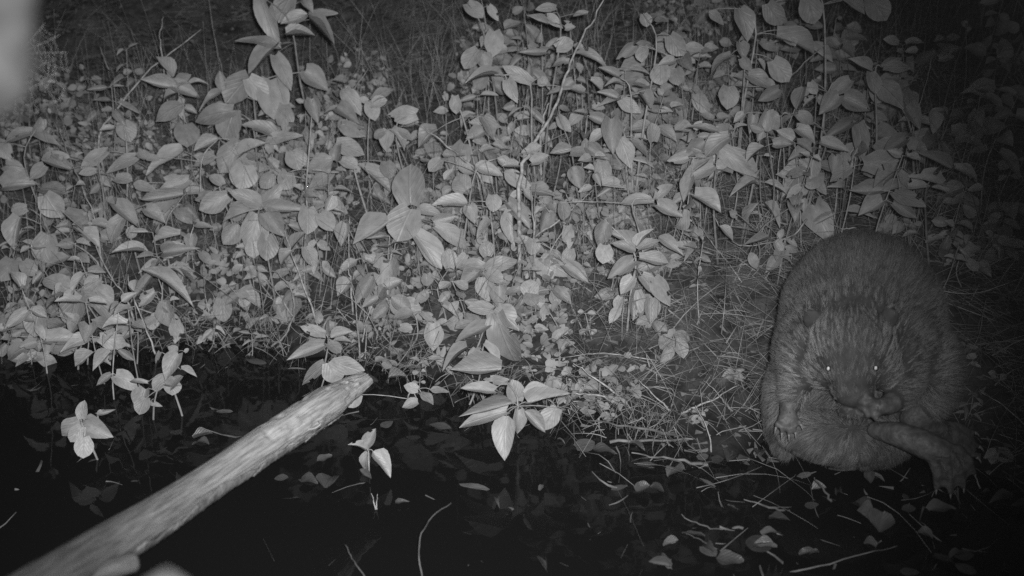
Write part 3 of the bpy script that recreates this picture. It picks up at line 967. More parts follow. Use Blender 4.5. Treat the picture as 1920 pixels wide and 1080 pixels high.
stalk(Z(C, 3, [(1540, 530), (1500, 680), (1440, 830)]), 5, 0.08, 'dim leaning stem in the dark right corner')
stalk(Z(C, 3, [(1620, 590), (1500, 720), (1420, 800)]), 4, 0.08, 'second dim leaning stem in the dark right corner')
stalk(Z((840, 560), 3.6, [(830, 636), (1000, 652), (1165, 686)]), 7, 0.005, 'pale straight straw from the front star plant toward the beaver', root_in=False)
stalk(Z((840, 560), 3.6, [(845, 435), (1000, 540), (1185, 690)]), 7, 0.012, 'long straw lying down the litter to the water', root_in=False)
stalk(Z((840, 560), 3.6, [(1285, 550), (1440, 700), (1500, 760)]), 7, 0.012, 'second long straw lying toward the beaver', root_in=False)
stalk(Z((840, 560), 3.6, [(700, 410), (900, 380), (1100, 370), (1420, 420)]), 4, 0.03, 'thin arched straw over the litter slope', root_in=False)
stalk([(1142, 827), (1250, 825), (1395, 823)], 10, 0.006, 'thick straight twig afloat left of the beaver, the upper one', root_in=False, m=M['twig'])
stalk([(1186, 850), (1250, 860), (1325, 871)], 11, 0.006, 'thick straight twig afloat left of the beaver, the lower one', root_in=False, m=M['twig'])
stalk([(1098, 788), (1180, 800), (1280, 818)], 10, -0.012, 'sunken twig above the two floating twigs', root_in=False, m=M['litter'])
stalk(Z((1280, 720), 3, [(350, 650), (480, 690), (610, 722)]), 10, -0.004, 'dim broken twig in the water below the beaver', root_in=False, m=M['litter'])
stalk(Z((1280, 720), 3, [(-10, 738), (120, 800), (220, 822), (340, 808)]), 9, -0.003, 'curved dim twig in the water, lower left of the beaver', root_in=False, m=M['litter'])
stalk(Z((1280, 720), 3, [(20, 840), (110, 880), (200, 935)]), 6, -0.003, 'short dim twig under the curved one', root_in=False, m=M['litter'])
stalk(Z((1280, 720), 3, [(480, 1085), (830, 1010), (1000, 960), (1210, 915)]), 6, -0.008, 'long dim twig lying across the water at the bottom right', root_in=False, m=M['litter'])
stalk(Z((1280, 720), 3, [(735, 525), (790, 590), (842, 665)]), 9, 0.004, 'short flat stick floating under the beaver', root_in=False, m=M['litter'])
stalk(Z((1280, 720), 3, [(1630, 470), (1672, 585)]), 5, 0.0, 'thin straw by the beaver’s webbed toes', root_in=False)
stalk(Z((1280, 720), 3, [(70, 120), (140, 260), (162, 385)]), 5, 0.0, 'thin straw bent into the water left of the beaver', root_in=False)
stalk(Z((1280, 720), 3, [(120, -20), (200, 60), (275, 150)]), 7, 0.012, 'pale straw lying beside the beaver’s flank', root_in=False)
stalk(Z((1280, 720), 3, [(-10, 165), (150, 95), (320, 5)]), 7, 0.02, 'pale forked straw at the beaver’s side', root_in=False)
stalk([(846, 943), (805, 975), (786, 1020), (792, 1090)], 5, 0.0, 'curved pale stalk in the black water near the bottom', root_in=False, m=M['litter'])
stalk([(648, 1022), (662, 1050), (692, 1090)], 5, 0.0, 'thin bent stalk at the bottom edge', root_in=False, m=M['litter'])
stalk([(697, 925), (705, 955)], 4, 0.0, 'tiny stub poking out of the black water, leaning', root_in=False)
stalk([(708, 926), (706, 956)], 4, 0.0, 'tiny stub poking out of the black water, upright', root_in=False)
stalk(Z((1280, 360), 6, [(680, 165), (950, 280), (1200, 375)]), 6, 0.05, 'bright straight straw on the slope left of the beaver', root_in=False)
stalk(Z((1280, 360), 6, [(930, 635), (1030, 760), (1140, 890)]), 5, 0.04, 'straight straw touching the beaver’s back', root_in=False)
stalk(Z((1280, 360), 6, [(340, 250), (420, 385), (640, 600), (930, 575), (1230, 490), (1400, 310)]), 5, 0.10, 'wavy twig carrying hanging leaves left of the beaver', root_in=False)
stalk(Z((1280, 360), 6, [(1640, 340), (1800, 410), (1960, 400)]), 5, 0.10, 'thin twig bending over the beaver’s back', root_in=False)
stalk(Z((1280, 360), 6, [(180, 360), (360, 610), (500, 780)]), 5, 0.03, 'slanting straw at the top of the straw slope', root_in=False)
stalk([(1790, 700), (1830, 640), (1850, 560)], 5, 0.03, 'dim straw rising right of the beaver')
stalk([(1765, 545), (1830, 550), (1920, 520)], 4, 0.10, 'thin dim straw level with the beaver’s shoulder', root_in=False)
stalk([(1840, 735), (1880, 760), (1925, 800)], 5, 0.02, 'dim straw slanting away right of the beaver', root_in=False)

# ------------------------------------------------------------------ uncountable straw, grass and litter
def ribbons(name, roots, dirs, lens, widths, droop, m, label, seg=4, cat='grass', jit=0.25):
    n = len(roots)
    t = np.linspace(0, 1, seg + 1)
    roots, dirs = np.asarray(roots), np.asarray(dirs)
    dirs = dirs / np.linalg.norm(dirs, axis=1, keepdims=True)
    toc = np.array(CAM) - roots
    sidev = np.cross(dirs, toc) + rng.normal(0, 0.5, (n, 3))
    sidev /= np.linalg.norm(sidev, axis=1, keepdims=True)
    bend = rng.normal(0, jit, (n, 3))
    bend[:, 2] -= droop
    V = np.zeros((n, seg + 1, 2, 3))
    for i, u in enumerate(t):
        c = roots + dirs * (lens * u)[:, None] + bend * (lens * u * u)[:, None]
        w = (widths * (1 - 0.75 * u) * 0.5)[:, None] * sidev
        V[:, i, 0] = c - w
        V[:, i, 1] = c + w
    idx = np.arange(n * (seg + 1) * 2).reshape(n, seg + 1, 2)
    F = np.stack([idx[:, :-1, 0], idx[:, :-1, 1], idx[:, 1:, 1], idx[:, 1:, 0]], -1).reshape(-1, 4)
    me = bpy.data.meshes.new(name)
    me.vertices.add(n * (seg + 1) * 2)
    me.vertices.foreach_set('co', V.reshape(-1))
    me.loops.add(F.size)
    me.loops.foreach_set('vertex_index', F.reshape(-1).astype(np.int32))
    me.polygons.add(len(F))
    me.polygons.foreach_set('loop_start', np.arange(0, F.size, 4, dtype=np.int32))
    me.update(calc_edges=True)
    me.materials.append(m)
    o = bpy.data.objects.new(name, me)
    COL.objects.link(o)
    return tag(o, label, cat, kind='stuff')


def scatter(n, x0, x1, y0, y1, dmin=0.0, keep=None):
    out = []
    while len(out) < n:
        x = rng.uniform(x0, x1, n)
        y = rng.uniform(y0, y1, n)
        sh = np.interp(x, SHX, SHY)
        ok = (y - sh) > dmin
        ok &= ~((np.abs(x - BX) < 0.19) & (np.abs(y - BY - 0.02) < 0.20))
        if keep is not None:
            ok &= keep(x, y)
        for a, b in zip(x[ok], y[ok]):
            out.append((a, b))
    P = np.array(out[:n])
    return np.column_stack([P, ground_np(P[:, 0], P[:, 1])])


# flattened straw lying all over the bank
P = scatter(14000, -1.7, 1.9, 2.0, 4.6, 0.0, keep=lambda x, y: rng.uniform(0, 1, len(x)) < np.clip((y - np.interp(x, SHX, SHY)) / 0.35, 0.12, 1))
d = rng.normal(0, 1, (len(P), 3))
d[:, 2] = np.abs(rng.normal(0.12, 0.22, len(P)))
d[:, 1] -= 0.25
P[:, 2] += rng.uniform(0, 0.03, len(P))
ribbons('flattened_straw', P, d, rng.uniform(0.04, 0.16, len(P)), rng.uniform(0.0010, 0.0028, len(P)), 0.1, M['grass'],
        'flattened dead straw covering the bank between the plants')
# straw slope left and around the beaver: longer, running down to the water
P = scatter(4300, 0.12, 1.5, 1.9, 3.3, -0.24, keep=lambda x, y: rng.uniform(0, 1, len(x)) < np.clip(0.35 + (y - np.interp(x, SHX, SHY)) / 0.35, 0.06, 1))
d = rng.normal(0, 0.55, (len(P), 3)) + np.array([0.45, -0.5, 0.25])
P[:, 2] = np.maximum(P[:, 2], 0) + rng.uniform(0, 0.05, len(P))
ribbons('loose_straw', P, d, rng.uniform(0.05, 0.24, len(P)), 0.0008 + rng.exponential(0.0006, len(P)).clip(0, 0.0026), 0.35, M['straw'],
        'loose pale straw strewn down the slope around the beaver')
# straw and rootlets hanging over the water's edge
P = scatter(1000, -1.4, 0.35, 2.2, 2.95, -0.06, keep=lambda x, y: (y - np.interp(x, SHX, SHY)) < 0.10)
d = rng.normal(0, 0.7, (len(P), 3)) + np.array([0, -0.6, 0.25])
P[:, 2] = np.maximum(P[:, 2], 0) + rng.uniform(0, 0.04, len(P))
ribbons('shore_straw', P, d, rng.uniform(0.04, 0.14, len(P)), rng.uniform(0.0008, 0.0022, len(P)), 0.5, M['straw'],
        'dead straw and rootlets hanging over the water edge')
# standing thin stems among the plants
P = scatter(1900, -1.7, 1.6, 2.6, 3.7, 0.02)
d = rng.normal(0, 0.22, (len(P), 3)) + np.array([0, -0.05, 1.0])
ribbons('thin_stems', P, d, rng.uniform(0.10, 0.30, len(P)), rng.uniform(0.0012, 0.0024, len(P)), 0.05, M['straw'],
        'thin pale upright stems crowding between the plants')
# low ground cover of tiny leaflets, far too many to count
n_ = 5200
P = scatter(n_, -1.6, 1.5, 2.35, 4.1, 0.03, keep=lambda x, y: (wob(x, y, 6, 11) + wob(x, y, 13, 12) > 0.1) & (x < 0.36 + 0.5 * np.clip(y - 2.75, 0, 1.2)) & (y < 3.6))
P[:, 2] += rng.uniform(0.005, 0.12, n_) * np.clip((P[:, 1] - np.interp(P[:, 0], SHX, SHY)) / 0.3, 0.2, 1)
toc_ = np.array(CAM) - P
toc_ /= np.linalg.norm(toc_, axis=1, keepdims=True)
nr_ = toc_ * 0.7 + np.array([0, 0, 0.5]) + rng.normal(0, 0.45, (n_, 3))
nr_ /= np.linalg.norm(nr_, axis=1, keepdims=True)
dr_ = rng.normal(0, 1, (n_, 3))
dr_ -= nr_ * np.sum(nr_ * dr_, 1, keepdims=True)
dr_ /= np.linalg.norm(dr_, axis=1, keepdims=True)
sd_ = np.cross(nr_, dr_)
L_ = rng.uniform(0.009, 0.030, n_)[:, None]
W_ = L_ * rng.uniform(0.22, 0.40, n_)[:, None]
fold_ = nr_ * L_ * rng.uniform(0.0, 0.18, n_)[:, None]
VV = np.stack([P, P + dr_ * L_ * 0.45 + sd_ * W_ + fold_, P + dr_ * L_ * 0.5, P + dr_ * L_ * 0.45 - sd_ * W_ + fold_, P + dr_ * L_ * 0.85 + sd_ * W_ * 0.5 + fold_ * 0.6,
               P + dr_ * L_, P + dr_ * L_ * 0.85 - sd_ * W_ * 0.5 + fold_ * 0.6, P + dr_ * L_ * 0.12 + sd_ * W_ * 0.75 + fold_ * 0.5, P + dr_ * L_ * 0.12 - sd_ * W_ * 0.75 + fold_ * 0.5], 1).reshape(-1, 3)
base_ = np.arange(n_)[:, None, None] * 9
FF = (np.array([[0, 2, 1, 7], [0, 8, 3, 2], [2, 5, 4, 1], [2, 3, 6, 5]])[None] + base_).reshape(-1, 4)
gc = mesh_obj('ground_cover', VV.tolist(), FF.tolist(), noise_mat('ground_cover_leaf', 0.14, 0.42, 14, 0.6, 0.25, detail=2))
tag(gc, 'low ground cover of tiny leaflets under the taller plants', 'ground cover', kind='stuff')
# dark hanging grass tangle at the top of the bank
T_ = scatter(230, -2.2, 2.4, 3.1, 4.9, 0.45)
P, d = [], []
for t_ in T_:
    k_ = int(rng.integers(25, 75))
    td = rng.normal(0, 0.7, 3) + np.array([0.1, -0.4, 0.55])
    q_ = t_[:2] + rng.normal(0, 0.06, (k_, 2))
    P.append(np.column_stack([q_, ground_np(q_[:, 0], q_[:, 1])]))
    d.append(td + rng.normal(0, 0.38, (k_, 3)))
P, d = np.concatenate(P), np.concatenate(d)
ribbons('hanging_grass', P, d, rng.uniform(0.12, 0.5, len(P)), rng.uniform(0.0008, 0.0022, len(P)), 0.8, M['grass'],
        'dark tangle of dead hanging grass at the top of the bank', seg=6, jit=0.4)
# fine crumbs of dead leaf over earth and shallows
n = 7000
P = scatter(n, -1.7, 1.8, 2.0, 4.2, -0.04)
P[:, 2] = np.maximum(P[:, 2], 0.002) + 0.004
d = rng.normal(0, 1, (n, 3))
d[:, 2] = rng.normal(0.1, 0.3, n)
ribbons('leaf_litter', P, d, rng.uniform(0.008, 0.028, n), rng.uniform(0.004, 0.012, n), 0.2, M['litter'],
        'crumbled dead leaf litter on the earth', seg=2, cat='litter')

# ------------------------------------------------------------------ fallen leaves on and just under the water
FLOAT = [  # photo px x, y, length px, angle in degrees (on the picture), width ratio, depth below surface, what sets it apart
    (1098, 838, 36, 10, 0.95, -0.003, 'round pale leaf floating by the front star plant'),
    (1085, 800, 42, -10, 0.7, 0.008, 'dim leaf just above the round pale floating leaf'),
    (826, 803, 42, -12, 0.28, -0.002, 'narrow pale leaf floating left of the front star plant'),
    (726, 798, 24, 20, 0.6, -0.002, 'small oval leaf floating beside the dim half-sunk sprig'),
    (752, 800, 30, 55, 0.5, 0.004, 'dim bent leaf floating near the small oval one'),
    (330, 815, 18, -80, 0.9, -0.003, 'tiny heart-shaped leaf alone on black water above the log'),
    (382, 822, 36, 12, 0.35, -0.006, 'curled narrow leaf above the middle of the log'),
    (98, 748, 34, 15, 0.4, 0.006, 'dim narrow leaf left of the clover-like sprig'),
    (165, 864, 36, 6, 0.25, 0.002, 'thin leaf under the clover-like sprig'),
    (355, 735, 46, -15, 0.5, 0.012, 'dim sunken leaf above the log'),
    (372, 765, 42, -30, 0.6, 0.014, 'second dim sunken leaf above the log, lower'),
    (423, 746, 46, -28, 0.45, 0.014, 'dim sunken leaf nearest the log end'),
    (422, 775, 30, -5, 0.25, -0.003, 'small bright sliver of leaf above the log'),
    (250, 904, 22, 10, 0.35, 0.002, 'tiny pale leaf under water left of the log'),
    (528, 900, 26, 0, 0.6, -0.002, 'small leaf left of the bright pair below the log'),
    (580, 902, 30, -10, 0.8, -0.005, 'bright leaf of the pair floating below the log'),
    (616, 905, 34, 60, 0.8, -0.005, 'ragged bright leaf of the pair floating below the log'),
    (545, 933, 42, -4, 0.25, 0.002, 'narrow leaf under the bright pair below the log'),
    (585, 945, 46, -60, 0.8, 0.014, 'dim sunken leaf under the bright pair'),
    (555, 1028, 26, 80, 0.7, 0.010, 'dim small leaf near the bottom below the log'),
    (450, 1000, 50, -20, 0.5, 0.016, 'very dim sunken leaf below the log'),
    (875, 915, 90, -6, 0.22, 0.002, 'long narrow dead leaf floating at bottom centre'),
    (960, 985, 44, 20, 0.7, 0.012, 'dim sunken leaf at bottom centre'),
    (920, 1005, 40, 0, 0.7, 0.014, 'second dim sunken leaf at bottom centre'),
    (1000, 970, 40, 40, 0.8, 0.014, 'third dim sunken leaf at bottom centre, furthest right'),
    (722, 985, 34, -30, 0.7, 0.014, 'dim sunken leaf left of the curved stalk'),
    (898, 1055, 24, -20, 0.35, 0.004, 'tiny leaf at the bottom edge near the centre'),
    (1135, 847, 44, -5, 0.5, -0.004, 'crumpled pale leaf left of the floating twigs'),
    (1115, 875, 40, -40, 0.5, 0.008, 'dim leaf under the crumpled one'),
    (1215, 875, 36, -5, 0.45, -0.003, 'bright little leaf below the lower floating twig'),
    (1165, 920, 34, 40, 0.6, 0.002, 'dim leaf left of the pale pair in the lower middle'),
    (1205, 922, 26, 10, 0.9, -0.004, 'pale rounded leaf of the lower-middle pair, left'),
    (1232, 918, 26, -10, 0.9, -0.004, 'pale rounded leaf of the lower-middle pair, right'),
    (1270, 900, 44, -10, 0.6, 0.010, 'dim sunken leaf right of the lower-middle pair'),
    (1318, 906, 50, -18, 0.45, 0.003, 'curved dim leaf left of the beaver’s reflection'),
    (1352, 898, 26, -30, 0.5, -0.003, 'small bright ragged leaf left of the beaver’s reflection'),
    (1318, 860, 20, 5, 0.8, -0.003, 'tiny round bright leaf by the twigs, left one'),
    (1346, 865, 22, 0, 0.8, -0.003, 'tiny round leaf by the twigs, middle one'),
    (1372, 858, 34, 60, 0.6, -0.004, 'leaf propped up by the twigs near the beaver'),
    (1396, 863, 20, 10, 0.9, -0.004, 'tiny round leaf by the twigs, nearest the beaver'),
    (1424, 852, 22, 80, 0.6, -0.004, 'small upright dim leaf touching the beaver’s flank'),
    (1354, 725, 26, 70, 0.9, -0.004, 'small rounded leaf on the mud left of the beaver'),
    (1575, 882, 44, -4, 0.22, -0.003, 'slim pale leaf floating under the beaver’s belly'),
    (1508, 894, 28, 8, 0.35, -0.002, 'small dim leaf on the beaver’s reflection'),
    (1645, 898, 28, -12, 0.5, -0.004, 'bright crumpled leaf under the beaver’s foot'),
    (1690, 930, 30, -30, 0.5, 0.002, 'dim crumb of leaf below the beaver’s foot'),
    (1522, 951, 26, 0, 0.65, -0.002, 'squarish pale leaf in the water below the beaver'),
    (1620, 974, 40, -40, 0.45, -0.005, 'bright curved leaf in the lower right water'),
    (1652, 988, 38, 70, 0.95, -0.004, 'broad pale rounded leaf in the lower right water'),
    (1632, 962, 34, 0, 0.7, 0.003, 'dim leaf touching the bright curved one'),
    (1704, 958, 26, 0, 0.7, -0.002, 'small pale leaf below the webbed toes'),
    (1770, 955, 56, 8, 0.45, -0.005, 'wide pale leaf at the lower right below the toes'),
    (1745, 1015, 60, 30, 0.7, 0.006, 'large dim leaf at the lower right'),
    (1770, 1052, 40, -25, 0.45, -0.003, 'pale leaf near the bottom right, left one'),
    (1808, 1045, 36, 0, 0.6, 0.000, 'pale leaf near the bottom right, middle one'),
    (1810, 1070, 44, -30, 0.4, -0.003, 'pale curved leaf near the bottom right, right one'),
    (1705, 1076, 36, -10, 0.6, 0.000, 'leaf cut by the bottom edge at lower right'),
    (1425, 1023, 40, 30, 0.75, -0.003, 'pale oval leaf of the lower cluster left of the reflection'),
    (1446, 1003, 34, 10, 0.5, -0.005, 'bright ragged leaf of the lower cluster'),
    (1475, 1035, 60, -50, 0.5, 0.008, 'dim long sunken leaf of the lower cluster'),
    (1330, 1038, 30, -45, 0.6, -0.002, 'small pale leaf above the ragged heap at the bottom'),
    (1368, 1055, 52, -10, 0.6, -0.006, 'ragged pale heap-like leaf at the bottom edge'),
    (1480, 1062, 44, -30, 0.6, 0.006, 'dim leaf at the bottom edge right of the ragged heap'),
    (1290, 1000, 40, 30, 0.5, 0.002, 'dim leaf cut off by twigs lower left of the cluster'),
    (1880, 862, 60, -8, 0.5, -0.006, 'broad pale leaf on the mud at the right edge'),
    (1075, 910, 30, 30, 0.6, 0.012, 'very dim sunken leaf right of bottom centre'),
    (1050, 1020, 46, 0, 0.8, 0.016, 'very dim sunken round leaf at the bottom'),
    (480, 680, 40, -15, 0.22, -0.002, 'slim pale leaf floating under the arched stalk'),
    (430, 690, 30, 30, 0.6, 0.012, 'dim sunken leaf left of the slim floating one'),
    (540, 690, 26, -30, 0.7, 0.008, 'dim leaf right of the slim floating one'),
    (430, 642, 36, -25, 0.25, -0.002, 'bright sliver floating above the slim leaf'),
    (745, 712, 34, 5, 0.4, -0.004, 'ragged pale leaf floating right of the log tip'),
    (160, 690, 44, 25, 0.7, 0.010, 'dim leaf sunk at the left shore'),
    (30, 645, 34, 20, 0.5, 0.008, 'dim leaf sunk at the far left shore'),
]
for i, (px, py, lp, an, wr, dep, lab) in enumerate(FLOAT):
    p, dd = at_height(px, py, max(-dep, 0))
    if dep > 0:
        p.z -= dep
    else:
        p.z += 0.003
    # direction on the water that shows at that angle in the picture
    a = R(an)
    q, _ = at_height(px + math.cos(a) * lp / 2, py - math.sin(a) * lp / 2, max(-dep, 0))
    v = q - p
    v.z = 0
    v.normalize()
    ln = (q - p).length * 2
    ln = min(ln, lp / FPX * dd * 1.35)
    root = place_leaf((WETC if dep < -0.003 else WETL)[i % 12], p - v * ln / 2, p + v * ln / 2 + Vector((0, 0, 0.003)), ln * min(wr * 1.25, 1.0),
                      Vector((random.uniform(-.08, .08), random.uniform(-0.12, 0.02), 1)), None, 'floating_leaf')
    tag(root, lab, 'leaf', 'fallen leaves on the water')

# smaller dim fallen leaves, too alike to tell apart
for (x0, y0, x1, y1), n_, lab, grp in (
        ((1010, 780, 1430, 1075), 26, 'small dim fallen leaf in the littered water left of the beaver', 'dim leaves left of the beaver'),
        ((1430, 900, 1915, 1075), 24, 'small dim fallen leaf in the littered water below the beaver', 'dim leaves below the beaver'),
        ((430, 660, 1000, 1000), 14, 'small dim fallen leaf on the black water beyond the log', 'dim leaves beyond the log'),
        ((40, 660, 430, 850), 7, 'small dim fallen leaf on the black water left of the log', 'dim leaves left of the log')):
    k = 0
    while k < n_:
        px, py = random.uniform(x0, x1), random.uniform(y0, y1)
        p, dd = at_height(px, py, 0.0)
        if ground(p.x, p.y) > 0.0:
            k += 0.2
            continue
        k += 1
        up_ = random.random() < 0.55
        p.z += random.uniform(0.004, 0.010) if up_ else random.uniform(-0.016, -0.003)
        an = random.uniform(0, 6.28)
        v = Vector((math.cos(an), math.sin(an), random.uniform(-0.1, 0.35)))
        ln = random.uniform(0.018, 0.048)
        o = place_leaf(random.choice(WETC if up_ else WETL), p - v * ln / 2, p + v * ln / 2, ln * random.uniform(0.3, 0.75),
                       Vector((random.uniform(-.6, .6), random.uniform(-0.7, 0.2), 1)), None, 'floating_leaf')
        tag(o, lab, 'leaf', grp)

# drowned debris on the bottom and water film, too small to count
n = 4600
x = rng.uniform(-1.2, 1.3, n)
y = rng.uniform(1.6, 2.7, n)
sh = np.interp(x, SHX, SHY)
ok = (y < sh + 0.05) & (rng.uniform(0, 1, n) < np.clip(0.18 + 0.75 * x, 0.12, 0.9))
x, y = x[ok], y[ok]
P = np.column_stack([x, y, rng.uniform(-0.04, 0.003, len(x))])
d = rng.normal(0, 1, (len(x), 3))
d[:, 2] *= 0.05
ribbons('drowned_litter', P, d, rng.uniform(0.01, 0.10, len(x)), rng.uniform(0.001, 0.007, len(x)), 0.0, M['litter'],
        'bits of drowned leaf and straw in the shallow water', seg=3, cat='litter')

# ------------------------------------------------------------------ the pale gnawed log
wd = bpy.data.materials.new('gnawed_wood')
wd.use_nodes = True
N, L = wd.node_tree.nodes, wd.node_tree.links
b = N['Principled BSDF']
b.inputs['Roughness'].default_value = 0.5
b.inputs['Specular IOR Level'].default_value = 0.4
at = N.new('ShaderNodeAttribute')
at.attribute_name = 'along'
mp = N.new('ShaderNodeMapping')
mp.inputs['Scale'].default_value = (1.2, 1.2, 0.30)
L.new(at.outputs['Vector'], mp.inputs[0])
no = N.new('ShaderNodeTexNoise')
no.inputs['Scale'].default_value = 3.0
no.inputs['Detail'].default_value = 8
no.inputs['Roughness'].default_value = 0.65
L.new(mp.outputs[0], no.inputs['Vector'])
cr = N.new('ShaderNodeValToRGB')
cr.color_ramp.elements[0].position = 0.3
cr.color_ramp.elements[0].color = (0.13, 0.13, 0.13, 1)
cr.color_ramp.elements[1].position = 0.72
cr.color_ramp.elements[1].color = (0.48, 0.48, 0.48, 1)
L.new(no.outputs[0], cr.inputs[0])
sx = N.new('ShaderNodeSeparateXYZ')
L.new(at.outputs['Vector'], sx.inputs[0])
ml = N.new('ShaderNodeMapRange')          # stripped pale end -> darker thick end: bark tone plus painted lamp-beam falloff
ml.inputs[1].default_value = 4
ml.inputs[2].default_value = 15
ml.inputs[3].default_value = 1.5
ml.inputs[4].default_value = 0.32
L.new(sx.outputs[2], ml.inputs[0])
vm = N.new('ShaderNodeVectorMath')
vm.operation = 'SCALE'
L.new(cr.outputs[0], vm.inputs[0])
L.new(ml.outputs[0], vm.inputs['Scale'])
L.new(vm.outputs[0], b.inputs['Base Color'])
bp = N.new('ShaderNodeBump')
bp.inputs['Strength'].default_value = 0.6
bp.inputs['Distance'].default_value = 0.006
L.new(no.outputs[0], bp.inputs['Height'])
L.new(bp.outputs[0], b.inputs['Normal'])
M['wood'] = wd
M['bark'] = noise_mat('shredded_bark', 0.10, 0.30, 40, 0.75, 0.2, bump=0.7, detail=8)


def vnoise(u, v, s):
    return (np.sin(u * 1.0 + 2.3 * s + 1.7 * np.sin(v * 0.9 + s)) + np.sin(v * 1.3 + 1.1 * s + 1.9 * np.sin(u * 0.7 - s)) + np.sin(u * 1.9 - v * 1.6 + 3.1 * s)) / 3


log_root = empty('gnawed_log', unproj(300, 968, 1.8))
tag(log_root, 'pale bark-stripped log with a gnawed pointed end, slanting out of the water', 'log')
LC = [unproj(688, 707, 2.40), unproj(640, 738, 2.34), unproj(560, 791, 2.22), unproj(470, 850, 2.10), unproj(380, 910, 1.97), unproj(290, 968, 1.82),
      unproj(190, 1030, 1.66), unproj(80, 1096, 1.48), unproj(-60, 1180, 1.28), unproj(-260, 1300, 1.06)]


def log_surface(centre, radius_fn, n, sides, seedv, chew=True):
    S = catmull(centre, n)
    V = []
    AL = []
    prev = Vector((0, 0, 1))
    acc = 0
    for i, p in enumerate(S):
        t = (S[min(i + 1, n - 1)] - S[max(i - 1, 0)]).normalized()
        s = (prev - t * prev.dot(t)).normalized()
        w = t.cross(s)
        prev = s
        if i:
            acc += (S[i] - S[i - 1]).length
        for k in range(sides):
            an = 2 * math.pi * k / sides
            r = radius_fn(acc, an)
            V.append(p + r * (math.cos(an) * s + math.sin(an) * w))
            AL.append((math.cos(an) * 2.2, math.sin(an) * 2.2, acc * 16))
    F = []
    for i in range(n - 1):
        for k in range(sides):
            k2 = (k + 1) % sides
            F.append((i * sides + k, (i + 1) * sides + k, (i + 1) * sides + k2, i * sides + k2))
    F.append(tuple(range(sides)))
    F.append(tuple((n - 1) * sides + k for k in reversed(range(sides))))
    return V, F, AL


AC0 = 0.0
_br = random.Random(21)
BITES = [(_br.uniform(0.0, 0.34) ** 1.0, _br.uniform(0, 6.283), _br.uniform(0.006, 0.018), _br.uniform(0.10, 0.30), _br.uniform(0.0012, 0.0038)) for _ in range(150)]


def rad(acc, an):
    r = 0.0315 - 0.002 * min(acc, 1.2) + 0.0015 * math.sin(acc * 9)
    # gnawed taper over the last 13 cm, cut aslant
    e = max(0.0, 1 - acc / 0.13)
    r *= 1 - 0.45 * e ** 1.5
    r *= 1 - 0.55 * e * max(0, math.cos(an - AC0 - 0.5))
    ridg = 0.0016 * float(vnoise(an * 5 + acc * 3, acc * 9, 1)) + 0.0009 * float(vnoise(an * 11, acc * 16, 2))
    bite = 0
    for (ba, bn, la, ln_, dp) in BITES:
        if abs(acc - ba) < la:
            da = (an - bn + math.pi) % (2 * math.pi) - math.pi
            q = (acc - ba) ** 2 / la ** 2 + da * da / ln_ ** 2
            if q < 1:
                bite -= dp * (1 - q) ** 0.6
    return max(r + ridg + bite, 0.004)


_t = (LC[1] - LC[0]).normalized()
_s = (Vector((0, 0, 1)) - _t * _t.z).normalized()
_c = (CAM - LC[0]).normalized()
AC0 = math.atan2(_c.dot(_t.cross(_s)), _c.dot(_s))
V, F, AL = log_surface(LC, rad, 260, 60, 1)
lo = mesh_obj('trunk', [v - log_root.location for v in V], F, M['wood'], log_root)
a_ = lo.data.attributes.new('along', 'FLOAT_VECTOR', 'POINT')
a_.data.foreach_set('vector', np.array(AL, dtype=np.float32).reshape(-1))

# bark strips still clinging along the shaded side and top, each a curved shell of its own
S = catmull(LC, 260)
ACC = [0]
for i in range(1, 260):
    ACC.append(ACC[-1] + (S[i] - S[i - 1]).length)


def log_frame(i):
    t = (S[min(i + 1, 259)] - S[max(i - 1, 0)]).normalized()
    s = (Vector((0, 0, 1)) - t * t.z).normalized()
    return S[i], t, s, t.cross(s)


def bark_strip(a0, a1, an0, half, lift, seed, parent):
    r = random.Random(seed)
    V, F = [], []
    n, m = 26, 7
    for j in range(n):
        u = j / (n - 1)
        acc = a0 + (a1 - a0) * u
        i = min(range(260), key=lambda q: abs(ACC[q] - acc))
        p, t, s, w = log_frame(i)
        hw = half * (0.25 + 0.75 * math.sin(math.pi * min(1, max(0.02, u))) ** 0.6) * (1 + 0.25 * math.sin(u * 21 + seed))
        for k in range(m):
            v = -1 + 2 * k / (m - 1)
            an = an0 + hw * v + 0.12 * math.sin(u * 7 + seed)
            rr = 0.0325 - 0.002 * min(acc, 1.2) + 0.0025 * (1 - v * v) + lift * max(0, u - 0.75) ** 1.5 + lift * 0.25 * abs(v) ** 3 + 0.0008 * math.sin(u * 60 + k * 2 + seed)
            V.append(p + rr * (math.cos(an) * s + math.sin(an) * w) - log_root.location)
    for j in range(n - 1):
        for k in range(m - 1):
            F.append((j * m + k, (j + 1) * m + k, (j + 1) * m + k + 1, j * m + k + 1))
    o = mesh_obj('bark_strip', V, F, M['bark'], parent)
    so = o.modifiers.new('thick', 'SOLIDIFY')
    so.thickness = 0.0022
    return o


# angle 0 is the top of the log; find which side faces the lens
_, t_, s_, w_ = log_frame(120)
toc = (CAM - S[120]).normalized()
AC = math.atan2(toc.dot(w_), toc.dot(s_))
sgn = 1 if UP.dot(-s_ * math.sin(AC) + w_ * math.cos(AC)) < 0 else -1     # direction of increasing angle that goes down in the picture
bark_strip(0.22, 0.40, AC + sgn * 1.15, 0.28, 0.010, 3, log_root)
bark_strip(0.38, 0.66, AC + sgn * 1.0, 0.36, 0.006, 5, log_root)
bark_strip(0.60, 0.86, AC + sgn * 1.25, 0.40, 0.012, 8, log_root)
bark_strip(0.12, 0.24, AC + sgn * 1.35, 0.22, 0.016, 15, log_root)
